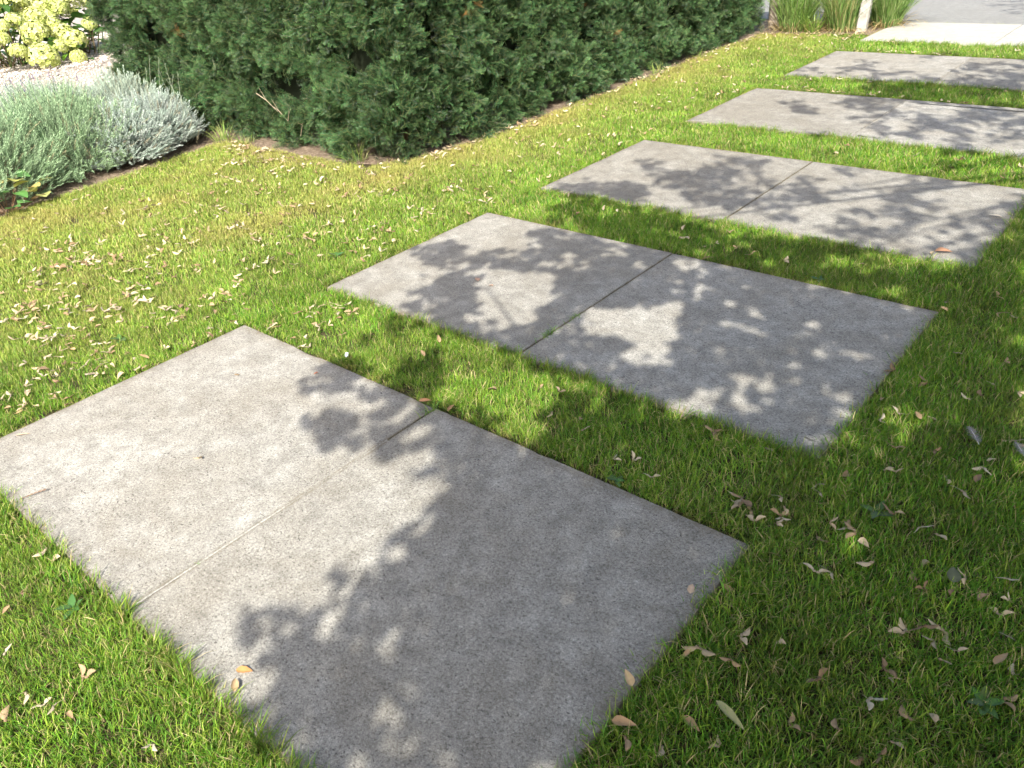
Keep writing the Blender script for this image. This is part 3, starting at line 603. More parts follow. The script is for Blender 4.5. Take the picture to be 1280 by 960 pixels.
# near-black core boxes that paint the shade inside the hedge, and woody stems
mbk = MB()
for x0, y0, x1, y1 in ((HXR - 0.87, HYF + 0.2, HXR - 0.2, HYE - 0.18), (HXL + 0.2, HYF + 0.2, HXR - 0.88, HYF + 0.86)):
    v = [(x0, y0, 0.14), (x1, y0, 0.14), (x1, y1, 0.14), (x0, y1, 0.14), (x0, y0, HT - 0.16), (x1, y0, HT - 0.16), (x1, y1, HT - 0.16), (x0, y1, HT - 0.16)]
    mbk.add([tuple(np.array(p) - np.array(hedge.location)) for p in v], [(3, 2, 1, 0), (4, 5, 6, 7), (0, 1, 5, 4), (1, 2, 6, 5), (2, 3, 7, 6), (3, 0, 4, 7)], (0.012, 0.016, 0.008))
obj('shade_core', mbk.mesh('shade_core', M_TWIG), hedge)
stem_spots = [(HXR - 0.33 + random.uniform(-.08, .08), HYF + 0.4 + i * 0.42) for i in range(13)] + [(HXR - 0.6 - i * 0.42, HYF + 0.32 + random.uniform(-.08, .08)) for i in range(8)]
for sx, sy in stem_spots:
    mb = MB(); hx, hy, hz = hedge.location
    mb.tube([(0, 0, -0.02), (random.uniform(-.04, .04), random.uniform(-.04, .04), 0.15), (random.uniform(-.06, .06), random.uniform(-.06, .06), 0.5)], [0.028, 0.022, 0.015], (0.10, 0.062, 0.04), 7)
    obj('stem', mb.mesh('stem', M_TWIG), hedge, (sx - hx, sy - hy, 0))
# bare pale twigs showing on the faces
for (tx, ty, tz, dx, dy, dz) in [(-2.62, 3.24, 0.30, 0.22, -0.02, -0.10), (-2.75, 3.22, 0.38, 0.24, 0.0, -0.12), (-2.2, 3.24, 0.24, -0.06, -0.03, -0.14), (-2.05, 3.24, 0.36, -0.12, 0, 0.02), (-1.32, 3.5, 0.26, 0.06, 0.04, -0.16), (-1.30, 3.55, 0.28, 0.05, 0.06, -0.18), (-1.36, 3.44, 0.24, 0.02, 0.05, 0.14), (-2.4, 3.22, 0.20, 0.1, -0.02, 0.10)]:
    mb = MB(); a = Vector((0, 0, 0)); b = Vector((dx, dy, dz)); md_ = (a + b) / 2 + Vector((0, 0, 0.015))
    mb.tube([a, md_, b], [0.003, 0.0024, 0.0012], (0.36, 0.29, 0.21), 5)
    mb.tube([md_, md_ + Vector((dz * 0.3, -0.02, abs(dx) * 0.4))], [0.0018, 0.0008], (0.36, 0.29, 0.21), 4)
    obj('bare_twig', mb.mesh('bare_twig', M_TWIG), hedge, (tx - hedge.location[0], ty - hedge.location[1], tz - hedge.location[2]))

# ------------------------------------------------------------------ silvery bushes in the bed
def shoot(ln, c, nl, leaf_l, leaf_w, spread):
    mb = MB()
    bend = random.uniform(-0.02, 0.02)
    P0 = lambda t: Vector((bend * t * t, 0, ln * t))
    mb.tube([P0(0), P0(0.5), P0(1)], [0.0014, 0.0011, 0.0006], tuple(k * 0.7 for k in c), 3, False)
    for i in range(nl):
        t = 0.12 + 0.88 * i / nl; az = i * 2.4 + random.uniform(-.3, .3)
        el = spread * random.uniform(0.6, 1.2) * (1 - 0.5 * t)
        dr = Vector((math.cos(az) * math.sin(el), math.sin(az) * math.sin(el), math.cos(el)))
        sd_ = Vector((-math.sin(az), math.cos(az), 0)) * leaf_w / 2
        q0 = P0(t); L_ = leaf_l * random.uniform(0.7, 1.15) * (1 - 0.35 * t); md_ = q0 + dr * L_ * 0.5
        g = random.uniform(0.8, 1.2) * (0.7 + 0.4 * t)
        mb.add([q0, md_ - sd_, q0 + dr * L_, md_ + sd_], [(0, 1, 2, 3)], tuple(k * g for k in c))
    return mb.mesh('shoot', M_LAV)

shoots_green = [shoot(random.uniform(0.13, 0.2), random.choice([(0.34, 0.46, 0.27), (0.30, 0.43, 0.24), (0.41, 0.50, 0.37)]), 26, 0.034, 0.0038, 0.75) for _ in range(6)]
shoots_silver = [shoot(random.uniform(0.08, 0.13), random.choice([(0.47, 0.54, 0.47), (0.40, 0.49, 0.41), (0.54, 0.58, 0.53)]), 34, 0.022, 0.0036, 0.95) for _ in range(6)]
shoots_grey = [shoot(random.uniform(0.11, 0.17), random.choice([(0.45, 0.53, 0.43), (0.40, 0.50, 0.40)]), 28, 0.030, 0.0038, 0.8) for _ in range(6)]

def bush(name, label, cat, c, rx, ry, h, nsh, src, group=None, up=0.55, lift=0.02):
    root = empty(name, (c[0], c[1], GZ), label, cat, group)
    nn = nsh
    u = rng.random(nn); az = rng.uniform(0, 6.283, nn)
    el = np.arccos(1 - u * 1.12)                      # to slightly under the widest line
    dirs = np.stack([np.sin(el) * np.cos(az), np.sin(el) * np.sin(az), np.cos(el)], 1)
    lump = 0.80 + 0.42 * (vnoise(az * 0.9 + 3 * c[0], el * 1.4 + 3 * c[1], 0.34, 50, 2) - 0.3)
    r = lump * (1 - 0.32 * rng.random(nn) ** 1.7)
    q = np.stack([dirs[:, 0] * rx * r, dirs[:, 1] * ry * r, np.maximum(lift, 0.10 + dirs[:, 2] * (h - 0.10) * r)], 1)
    dv = dirs * np.array([1, 1, 0.8]) + np.array([0, 0, up]) + rng.normal(0, 0.25, (nn, 3))
    q -= dv / np.linalg.norm(dv, axis=1, keepdims=True) * 0.10
    q[:, 2] = np.maximum(q[:, 2], 0.02)
    fo = scatter('foliage', q, eulers(dv, rng.uniform(0, 6.28, nn)), 0.8 + 0.45 * rng.random(nn), src, M_LAV, root, dry=np.where(rng.random(nn) < 0.06, 0.7, 0.0))
    fo['kind'] = 'stuff'
    mb = MB()
    for i in range(34):
        a = rng.uniform(0, 6.283); rr = rng.uniform(0.45, 0.85)
        mb.tube([(0.10 * math.cos(a) * rx, 0.10 * math.sin(a) * ry, -0.01), (0.45 * rr * rx * math.cos(a), 0.45 * rr * ry * math.sin(a), 0.10), (rr * rx * math.cos(a), rr * ry * math.sin(a), 0.10 + 0.55 * h * (1 - rr * 0.7))], [0.007, 0.005, 0.002], (0.11, 0.085, 0.06), 5)
    obj('woody_stems', mb.mesh('woody_stems', M_TWIG), root)
    return root

bush('lavender_bush', 'large grey green lavender bush at the left edge of the bed', 'lavender', (-3.70, 1.38), 0.74, 0.66, 0.56, 3300, shoots_green, 'lavender bushes in the bed')
bush('lavender_bush', 'grey green lavender bush between the left lavender and the silvery bushes', 'lavender', (-3.80, 2.06), 0.74, 0.58, 0.56, 3000, shoots_green, 'lavender bushes in the bed')
lavr = bush('lavender_bush', 'rear lavender bush with thin purple flower spikes before the gravel', 'lavender', (-4.50, 2.25), 0.60, 0.72, 0.62, 2800, shoots_grey, 'lavender bushes in the bed')
bush('lavender_bush', 'pale lavender bush tucked between the rear lavender and the hedge', 'lavender', (-4.30, 2.84), 0.50, 0.40, 0.56, 2200, shoots_grey, 'lavender bushes in the bed')
bush('silver_bush', 'low silvery bush spilling over the bed edge between lavender and the hedge bush', 'shrub', (-3.50, 2.38), 0.50, 0.42, 0.46, 2600, shoots_silver, 'silvery bushes in the bed', 0.35)
bush('silver_bush', 'rounded silvery white bush beside the foot of the yew hedge', 'shrub', (-3.72, 2.74), 0.56, 0.46, 0.46, 3000, shoots_silver, 'silvery bushes in the bed', 0.35)
for (sx, sy, sz) in SPIKES:
    mb = MB()
    top = Vector((sx, sy, sz)) - lavr.location; b0 = Vector((top.x * 0.8, top.y * 0.9, 0.28))
    mb.tube([b0, top - (top - b0).normalized() * 0.05], [0.0022, 0.0016], (0.24, 0.30, 0.20), 4, False)
    dd = (top - b0).normalized(); o_ = dd.orthogonal().normalized(); p2 = dd.cross(o_)
    for i in range(26):
        t = i / 26; q0 = top - dd * 0.055 * (1 - t); a = i * 2.4
        dr = (o_ * math.cos(a) + p2 * math.sin(a)) * 0.008 + dd * 0.008; sd_ = dd.cross(dr).normalized() * 0.003
        mb.add([q0, q0 + dr * .5 - sd_, q0 + dr, q0 + dr * .5 + sd_], [(0, 1, 2, 3)], random.choice([(0.16, 0.13, 0.26), (0.22, 0.18, 0.32), (0.13, 0.11, 0.19)]))
    obj('flower_spike', mb.mesh('flower_spike', M_LEAF), lavr)

for (bx, by, n_) in ((-3.72, 2.74, 14), (-4.1, 2.5, 14), (-3.5, 2.38, 6)):
    for i in range(n_):
        x0 = random.gauss(0, .22); y0 = random.gauss(0, .18); h_ = random.uniform(.5, .68); lean_ = (random.gauss(0, .06), random.gauss(.03, .06))
        mb = MB(); mb.tube([(0, 0, .25), (lean_[0] * .4, lean_[1] * .4, h_ * .7), (lean_[0], lean_[1], h_)], [.0016, .0013, .0008], (0.42, 0.45, 0.33), 4)
        for j in range(7):
            t = .35 + .09 * j; q0 = Vector((lean_[0] * t, lean_[1] * t, .25 + (h_ - .25) * t)); a = j * 2.4
            dr = Vector((math.cos(a) * .018, math.sin(a) * .018, .022)); w_ = Vector((-math.sin(a), math.cos(a), 0)) * .0016
            mb.add([q0, q0 + dr * .5 - w_, q0 + dr, q0 + dr * .5 + w_], [(0, 1, 2, 3)], (0.36, 0.43, 0.30))
        near_ = min((o for o in COL.objects if o.name.split('.')[0] in ('silver_bush', 'lavender_bush')), key=lambda o: (o.location.x - bx) ** 2 + (o.location.y - by) ** 2)
        obj('wispy_stem', mb.mesh('wispy_stem', M_LEAF), near_, (bx + x0 - near_.location.x, by + y0 - near_.location.y, 0))

# ------------------------------------------------------------------ hydrangeas behind the gravel
def floret_head(nf, seed):
    r = random.Random(seed); mb = MB()
    for i in range(nf):
        t = (i + 0.5) / nf; z = 1 - 1.55 * t; a = i * 2.39996 + r.uniform(-.2, .2)
        rr = math.sqrt(max(0, 1 - z * z)); nrm = Vector((rr * math.cos(a), rr * math.sin(a), z * 0.82)).normalized()
        q = nrm * (0.5 * (1 + r.uniform(-0.09, 0.07))); e1 = nrm.orthogonal().normalized(); e2 = nrm.cross(e1)
        base = r.choice([(0.56, 0.60, 0.19), (0.62, 0.65, 0.26), (0.50, 0.58, 0.15), (0.66, 0.67, 0.32)])
        sp = r.uniform(0, 1.57); s_ = r.uniform(0.075, 0.105)
        for k in range(4):
            b = sp + k * 1.5708; u = e1 * math.cos(b) + e2 * math.sin(b); w = e2 * math.cos(b) - e1 * math.sin(b)
            g = r.uniform(0.85, 1.1)
            mb.add([q, q + u * s_ * .6 + w * s_ * .5 + nrm * .02, q + u * s_ * 1.05 + nrm * r.uniform(-.01, .03), q + u * s_ * .6 - w * s_ * .5 + nrm * .02], [(0, 1, 2, 3)], tuple(min(0.85, x * g) for x in base))
    return mb.mesh('flower_head', M_PETAL)
heads = [floret_head(170, s) for s in range(4)]

def leaf_blade(ln, w, c, fold=0.25, tip=0.15, lobes=0, seed=0, jag=0.03):
    """a broad leaf along +Y with a folded midrib, drooping tip and a toothed edge"""
    r = random.Random(seed); mb = MB(); n = 9; v = []; cc = []
    for i in range(n + 1):
        t = i / n
        hw = w / 2 * math.sin(math.pi * min(1, t ** 0.72)) ** 0.8 if 0 < t < 1 else 0.0005
        if lobes: hw *= 1 + 0.28 * math.cos(t * lobes * 6.283)
        hw *= 1 + r.uniform(-jag, jag) * 3
        z = -tip * ln * t * t
        for s_ in (-1, 0, 1):
            v.append((s_ * hw, t * ln, z + abs(s_) * hw * fold)); k = (0.88 if s_ else 1.12) * r.uniform(.92, 1.08); cc.append(tuple(q * k for q in c))
    f = []
    for i in range(n):
        for s_ in range(2): f.append((i * 3 + s_, i * 3 + s_ + 1, (i + 1) * 3 + s_ + 1, (i + 1) * 3 + s_))
    mb.v = v; mb.f = f; mb.c = cc
    return mb
hyd_leaf = [leaf_blade(0.15, 0.095, c, seed=i).mesh('leaf', M_LEAF, True) for i, c in enumerate([(0.07, 0.16, 0.03), (0.055, 0.13, 0.03), (0.10, 0.22, 0.03), (0.15, 0.30, 0.03), (0.06, 0.14, 0.04)])]

def hydrangea(label, base, heads_in, leaves_in, extra):
    root = empty('hydrangea_bush', base, label, 'hydrangea', 'hydrangeas behind the gravel')
    B = Vector(base)
    for i, (hx, hy, hz, dm) in enumerate(heads_in):
        q = Vector((hx, hy, hz)) - B
        o = obj('flower_head', random.choice(heads), root, q, (random.uniform(-.5, .5), random.uniform(-.2, .8), random.uniform(0, 6.28)))
        o.scale = (dm, dm, dm * random.uniform(0.78, 0.95))
        mb = MB(); s0 = Vector((random.uniform(-.2, .1), q.y * 0.5, 0.0)); md_ = s0.lerp(q, 0.5) + Vector((0, 0, 0.10))
        mb.tube([s0, md_, q], [0.006, 0.005, 0.004], (0.12, 0.17, 0.05), 5)
        obj('stem', mb.mesh('stem', M_TWIG), root)
    L_ = [Vector(q) - B for q in leaves_in]
    for i in range(extra):
        L_.append(Vector((random.uniform(-0.95, 0.0), random.uniform(-0.8, 0.8), random.uniform(0.02, 0.9))))
    for i, q in enumerate(L_):
        o = obj('leaf', hyd_leaf[(3 if i % 7 == 3 else i % 3) if i < len(leaves_in) else i % 5], root, q, (random.uniform(-.5, .9), random.uniform(-.6, .6), random.uniform(-2.6, -0.4)))
        s_ = random.uniform(0.8, 1.25); o.scale = (s_, s_, s_)
    mb = MB()
    for i in range(16):
        a = random.uniform(0, 6.28)
        mb.tube([(random.uniform(-.1, .1), random.uniform(-.1, .1), -0.02), (0.25 * math.cos(a) - .15, 0.35 * math.sin(a), 0.4), (0.35 * math.cos(a) - .2, 0.6 * math.sin(a), 0.8)], [0.008, 0.007, 0.004], (0.13, 0.10, 0.06), 5)
    obj('woody_stems', mb.mesh('woody_stems', M_TWIG), root)
hl = [q for q in HEADS if q[1] < 3.45]; hr = [q for q in HEADS if q[1] >= 3.45]
ll = [q for q in HYD_LEAVES if q[1] < 3.45]; lr = [q for q in HYD_LEAVES if q[1] >= 3.45]
hydrangea('hydrangea bush with creamy yellow flower heads at the far left corner', (-7.15, 3.05, 0.33), hl, ll, 260)
hydrangea('hydrangea bush with drooping creamy heads just left of the yew hedge', (-7.1, 3.85, 0.33), hr, lr, 260)

# pebbles on the path
def pebble(seed):
    r = random.Random(seed); v = []; f = []
    for j, (z, rad) in enumerate(((-0.4, 0.6), (0.0, 1.0), (0.38, 0.62))):
        for k in range(6):
            a = k * 1.047 + j * .4; v.append((rad * math.cos(a) * r.uniform(.8, 1.15), rad * .75 * math.sin(a) * r.uniform(.8, 1.15), z * .8))
    for j in range(2):
        for k in range(6): f.append((j * 6 + k, j * 6 + (k + 1) % 6, (j + 1) * 6 + (k + 1) % 6, (j + 1) * 6 + k))
    f.append(tuple(12 + k for k in range(6)))
    c = r.choice([(0.62, 0.56, 0.49), (0.52, 0.44, 0.37), (0.68, 0.64, 0.58), (0.45, 0.38, 0.32), (0.58, 0.48, 0.40)])
    return mesh('pebble', v, f, M_STONE, [c] * 18, True)
peb = [pebble(i) for i in range(8)]
n = 16000
gx = rng.uniform(-10.0, -5.0, n); gy = rng.uniform(1.5, 6.0, n)
gz = np.array([bank_z(a, b) for a, b in zip(gx, gy)]) + GZ + 0.022
o = scatter('gravel', np.stack([gx, gy, gz], 1), np.stack([rng.normal(0, .3, n), rng.normal(0, .3, n), rng.uniform(0, 6.28, n)], 1), rng.uniform(0.008, 0.018, n), peb, M_STONE)
tag(o, 'pale beige gravel between lavender and hydrangeas', 'gravel', kind='stuff')

# ------------------------------------------------------------------ small leafy plant, weeds, ornamental grasses, posts
plant = empty('leafy_plant', (-2.98, 1.27, GZ), 'small broad leaved plant with green and yellowing leaves at the bed corner', 'plant')
pl_cols = [(0.12, 0.28, 0.07), (0.10, 0.24, 0.06), (0.42, 0.42, 0.12), (0.55, 0.42, 0.14), (0.14, 0.30, 0.09), (0.30, 0.20, 0.10), (0.38, 0.40, 0.14), (0.11, 0.26, 0.07)]
spots = [(-.10, .0, .11, 0), (.02, -.04, .09, 1), (-.06, .12, .14, 2), (-.02, .20, .12, 3), (.05, .07, .06, 4), (.03, .17, .05, 5), (-.12, -.10, .12, 7), (.07, -.12, .07, 0), (-.02, -.18, .09, 4), (.03, .25, .07, 6), (-.15, .05, .17, 3), (-.10, .22, .10, 2), (.08, .0, .05, 7), (-.05, -.02, .16, 4), (-.18, -.05, .20, 0), (-.2, .1, .18, 7), (-.12, .3, .12, 6), (-.22, -.16, .18, 1), (-.08, .16, .18, 2), (-.16, .18, .2, 4), (.0, .1, .12, 0), (-.02, -.1, .14, 7)]
for i, (px, py, pz, c) in enumerate(spots):
    mb = leaf_blade(0.105, 0.105, pl_cols[c], 0.22, 0.2, seed=60 + i, jag=0.05)
    o = obj('leaf', mb.mesh('leaf', M_LEAF, True), plant, (px, py, pz), (random.uniform(-.2, .5), random.uniform(-.4, .4), random.uniform(-2.6, 0.2)))
    mb = MB(); mb.tube([(px * .2, py * .2, 0), (px * .8, py * .8, pz * .7), (px, py, pz)], [0.0022, 0.002, 0.0015], (0.25, 0.14, 0.08), 4)
    obj('leaf_stalk', mb.mesh('leaf_stalk', M_TWIG), plant)

def long_grass(name, label, cat, loc, nb, l0, l1, w0, w1, cols, spread, lean0, lean1, curve, group=None, bias=(0, 0)):
    root = empty(name, loc, label, cat, group); mb = MB()
    for i in range(nb):
        r = spread * math.sqrt(random.random()); t = random.uniform(0, 6.283)
        az = t + random.gauss(0, .7); ln = random.uniform(l0, l1); c = random.choice(cols); k = random.uniform(.8, 1.2)
        blade(mb, (r * math.cos(t), r * math.sin(t), -0.01), az, random.uniform(lean0, lean1), ln, random.uniform(w0, w1), tuple(x * k for x in c), curve, (0, .2, .4, .6, .8, 1.0))
    o = obj('blades', mb.mesh('blades', M_LEAF), root); o['kind'] = 'stuff'
    mb = MB()
    for i in range(nb // 5):
        t = random.uniform(0, 6.283); r = spread * random.uniform(.6, 1.2)
        blade(mb, (r * math.cos(t), r * math.sin(t), -0.005), t, random.uniform(.7, 1.4), random.uniform(l0, l1) * .35, w1, random.choice([(0.46, 0.36, 0.17), (0.36, 0.25, 0.12), (0.5, 0.42, 0.2)]), curve)
    o = obj('dead_base', mb.mesh('dead_base', M_LEAF), root); o['kind'] = 'stuff'
    return root
OG = [(0.24, 0.39, 0.09), (0.19, 0.34, 0.08), (0.31, 0.45, 0.14), (0.38, 0.45, 0.19), (0.16, 0.29, 0.07)]
GRP = 'ornamental grass clumps by the road'
long_grass('ornamental_grass', 'tall green grass clump beside the brown post at the hedge end', 'grass clump', (-0.93, 9.14, GZ), 620, .55, 1.05, .005, .010, OG, 0.16, .05, .75, 1.0, GRP)
long_grass('ornamental_grass', 'tall yellowish grass clump left of the white post', 'grass clump', (-0.42, 9.22, GZ), 620, .5, .95, .005, .010, OG + [(0.4, 0.38, 0.16)] * 2, 0.15, .08, .8, 1.0, GRP)
long_grass('ornamental_grass', 'tall grass clump leaning towards the road right of the white post', 'grass clump', (-0.06, 9.56, GZ), 620, .55, 1.0, .005, .010, OG, 0.14, .08, .8, 1.0, GRP)
long_grass('ornamental_grass', 'low grass clump between the two taller roadside clumps', 'grass clump', (-0.68, 9.05, GZ), 120, .2, .38, .005, .010, [(0.2, 0.33, 0.06), (0.28, 0.4, 0.08)], 0.08, .2, .9, 1.0, GRP)
WEED = [(0.24, 0.32, 0.07), (0.17, 0.28, 0.05), (0.34, 0.34, 0.12)]
wl = [(-3.22, 3.10, 'yellow green weed tuft between silvery bush and hedge foot', 60, .22), (-1.62, 3.20, 'thin grass tuft growing at the hedge corner', 40, .26), (-1.14, 6.55, 'bright weed tuft in the hedge foot halfway along', 60, .16), (-1.16, 7.4, 'weed tuft at the hedge foot near the far end', 40, .14), (-2.95, 3.14, 'low weed tuft under the left hedge face', 50, .14)]
for wx, wy, lb, nb, ht in wl:
    long_grass('weed_tuft', lb, 'weed', (wx, wy, GZ), nb, ht * .5, ht, .003, .007, WEED, .07, .2, 1.0, 1.0, 'weeds at the hedge foot')

def post(name, label, x, y, w, h, lean, mat, rz=0.0):
    v = []; f = []; nz = 8
    for i in range(nz + 1):
        z = -0.1 + (h + 0.1) * i / nz
        for (a, b) in ((-1, -.8), (-.8, -1), (.8, -1), (1, -.8), (1, .8), (.8, 1), (-.8, 1), (-1, .8)):
            j = 1 + random.uniform(-.015, .015)
            v.append((a * w / 2 * j + lean * max(z, 0), b * w / 2 * j, z))
    for i in range(nz):
        for k in range(8): f.append((i * 8 + k, i * 8 + (k + 1) % 8, (i + 1) * 8 + (k + 1) % 8, (i + 1) * 8 + k))
    b0 = nz * 8; v.append((lean * h, 0, h + 0.03)); t = len(v) - 1
    for k in range(8): f.append((b0 + k, b0 + (k + 1) % 8, t))
    o = obj(name, mesh(name, v, f, mat)); o.location = (x, y, GZ); o.rotation_euler = (0, 0, rz)
    return tag(o, label, 'post', 'wooden posts at the road')
post('wooden_post', 'weathered brown post at the far end of the yew hedge', -1.17, 9.14, 0.14, 1.2, 0.0, M_POST, 0.5)
post('wooden_post', 'grey brown post half hidden between the ornamental grass clumps', -0.64, 9.42, 0.13, 1.2, 0.0, M_POST, 0.2)
post('wooden_post', 'slightly leaning white post at the corner of the brightly sunlit slabs', -0.20, 9.20, 0.10, 1.2, 0.07, M_POSTW, 0.1)

# ------------------------------------------------------------------ fallen seeds, leaves and other litter
def wing_mesh(ln, w, c, bend, seed):
    r = random.Random(seed); n = 6; v = []; cc = []; f = []
    for i in range(n + 1):
        t = i / n
        a = w * max(0.14, math.sin(math.pi * (0.16 + 0.79 * t ** 0.9)))
        z = 0.6 * bend * ln * math.sin(t * 2.0) + r.uniform(-.001, .001)
        for s_, k in ((0, 0.72), (0.5, 1.08), (1.0, 1.0)):
            v.append((ln * t, -w * .12 + a * s_ + r.uniform(-.0006, .0006), z + 0.10 * w * math.sin(s_ * 3.1) + bend * a * s_ * .5)); kk = k * r.uniform(.88, 1.08); cc.append(tuple(q * kk for q in c))
    for i in range(n):
        for s_ in range(2): f.append((i * 3 + s_, (i + 1) * 3 + s_, (i + 1) * 3 + s_ + 1, i * 3 + s_ + 1))
    return v, f, cc
def nut_mesh(c, two=True):
    mb = MB()
    for sgn in ((-1, 1) if two else (1,)):
        v = []; f = []
        for j, (t, rr) in enumerate(((0, .0012), (.25, .0038), (.6, .0042), (1, .0015))):
            for k in range(6): v.append((sgn * 0.011 * t, rr * math.cos(k * 1.047), rr * .7 * math.sin(k * 1.047) + .002))
        for j in range(3):
            for k in range(6): f.append((j * 6 + k, j * 6 + (k + 1) % 6, (j + 1) * 6 + (k + 1) % 6, (j + 1) * 6 + k))
        mb.add(v, f, tuple(q * .7 for q in c))
    mb.tube([(0, 0, .002), (0.002, -.014, .004)], [.0007, .0005], tuple(q * .6 for q in c), 4)
    return mb
TANS = [(0.41, 0.315, 0.19), (0.47, 0.375, 0.24), (0.33, 0.23, 0.13), (0.51, 0.43, 0.295), (0.25, 0.165, 0.09), (0.39, 0.32, 0.215)]
wings = []; nuts = []; singles = []
for i, c in enumerate(TANS):
    for j in range(2):
        v, f, cc = wing_mesh(random.uniform(.026, .035), random.uniform(.012, .016), c, random.uniform(.05, .22) * random.choice([1, 1, -1]), i * 7 + j)
        wings.append(mesh('wing', v, f, M_DRY, cc, True))
    nuts.append(nut_mesh(c).mesh('winged_seed', M_DRY, True))
    v, f, cc = wing_mesh(random.uniform(.026, .038), random.uniform(.012, .017), c, random.uniform(.08, .25), 90 + i)
    mb = nut_mesh(c, False); mb.add([(a + .008, b, d_) for a, b, d_ in v], f, cc); singles.append(mb.mesh('seed_wing', M_DRY, True))
curled = []
for i, c in enumerate([(0.34, 0.235, 0.135), (0.43, 0.285, 0.15), (0.46, 0.36, 0.23), (0.25, 0.17, 0.105)]):
    mb = leaf_blade(random.uniform(.035, .05), random.uniform(.018, .026), c, random.uniform(.5, 1.0), random.uniform(-.25, .35), seed=200 + i)
    curled.append(mb.mesh('curled_leaf', M_DRY, True))

ROW = ['nearest', 'second', 'third', 'fourth', 'fifth', 'last']
def zone(x, y):
    """(where, short name of the zone)"""
    k = min(5, max(0, int((y + 0.25) / 1.72)))
    if x > SW: return ('in the grass right of the %s slab pair' % ROW[k] if y > 0.4 else 'in the shaded grass at the bottom right', 'right of the slabs')
    if y < 0: return ('in grass before the nearest %s slab' % ('left' if x < SJ else 'right'), 'before the nearest slabs')
    if x < 0:
        if x > -0.55: return ('on the lawn just left of the %s slab pair' % ROW[k], 'on the sunlit lawn')
        if y > 2.7 and x < -1.5: return ('on the lawn before the left hedge face', 'on the sunlit lawn')
        if x < -1.8: return ('on the lawn near the lavender bed', 'on the sunlit lawn')
        return ('mid lawn level with the %s slab pair' % ROW[k], 'on the sunlit lawn')
    for k in range(5):
        if SY[k] + SL < y < SY[k + 1]: return ('in the grass strip behind the %s %s slab' % (ROW[k], 'left' if x < SJ else 'right'), 'in the grass strips')
    return ('on a slab', 'on the slabs')
SHADES = ['tan', 'light tan', 'brown', 'cream', 'dark brown', 'greyish tan']
LEAFS = ['brown', 'orange brown', 'tan', 'dark brown']
def put_seed(x, y, z, kind=None, label=None):
    k = kind or random.choices(['pair', 'single', 'leaf'], [.58, .26, .16])[0]
    rot = (random.gauss(0, .22), random.gauss(0, .22), random.uniform(0, 6.283)); zn, zs = zone(x, y); s_ = random.uniform(.66, 1.12) * (0.88 if x < 0 else 1.0)
    sz = 'large ' if s_ > 1.02 else 'small ' if s_ < 0.87 else ''
    if k == 'pair':
        i = random.randrange(len(TANS))
        o = obj('winged_seed', nuts[i]); a = random.uniform(.25, 1.0)
        lb = '%s%s %s paired seed ' % (sz, 'narrow' if a > .62 else 'wide', SHADES[i]) + zn
        for sgn in (0, 1):
            w_ = obj('wing', wings[2 * i + sgn], o, ((.007, 0, .002) if sgn == 0 else (-.007, 0, .002)))
            w_.rotation_euler = (random.uniform(-.5, .7), random.uniform(-.35, .1), a) if sgn == 0 else (random.uniform(-.5, .7), random.uniform(-.1, .35), -a - random.uniform(-.2, .2))
            if sgn: w_.scale = (-1, 1, 1)
        cat, grp = 'seed', 'paired seeds '
    elif k == 'single':
        i = random.randrange(len(TANS)); o = obj('seed_wing', singles[i]); lb = '%ssingle %s seed wing ' % (sz, SHADES[i]) + zn; cat, grp = 'seed', 'single seed wings '
    else:
        i = random.randrange(4); o = obj('curled_leaf', curled[i]); lb = '%s%s curled leaf ' % (sz, LEAFS[i]) + zn; cat, grp = 'leaf', 'curled leaves '
    tag(o, label or lb, cat, grp + zs)
    o.location = (x, y, z); o.rotation_euler = rot; o.scale = (s_,) * 3
    return o

def on_slab(x, y): return float(slab_dist(np.array([x]), np.array([y]))[0][0]) < 0
cnt = 0
for (sx, sy) in SEEDS_RIGHT + SEEDS_FRONT[:13]:
    on = on_slab(sx, sy); sy_ = sy
    if on:                                              # keep hand-listed litter off the slab by its edge
        sy_ = sy - 0.0
        continue
    put_seed(sx, sy, 0.006 + random.uniform(-.008, .010)); cnt += 1
cand = []
for (cx_, cy_) in SEED_CLUSTERS:
    for i in range(random.choice([4, 5, 6, 8, 10])):
        cand.append((cx_ + random.gauss(0, .06), cy_ + random.gauss(0, .06)))
for i in range(640): cand.append((random.uniform(-3.1, -0.03), random.uniform(0.1, 8.8)))
for i in range(130):
    yy = random.uniform(3.3, 8.8); cand.append((float(hedge_x(yy)) + abs(random.gauss(0, .10)), yy))
for i in range(60): cand.append((random.uniform(-3.0, -1.5), 3.05 - abs(random.gauss(0, .12))))
for i in range(50): cand.append((random.uniform(-1.1, -.05), 8.9 - abs(random.gauss(0, .2))))
for k in range(5):
    for i in range(12): cand.append((random.uniform(0.05, SW), random.uniform(SY[k] + SL + .02, SY[k + 1] - .03)))
    for i in range(22): cand.append((random.uniform(0.02, SW * (.6 if k == 4 else 1)), SY[k] + SL + abs(random.gauss(.012, .012)))) if k >= 3 else None
cand = [q for q in cand if bool(soil_edge(np.array([q[0]]), np.array([q[1]]))[0]) and not on_slab(*q)]
cand.sort(key=lambda q: math.hypot(q[0] - CAM_C[0], q[1] - CAM_C[1]))
n_single = 285 - cnt
for (sx, sy) in cand[:n_single]: put_seed(sx, sy, 0.003 + random.uniform(-.008, .008))
rest = MB()
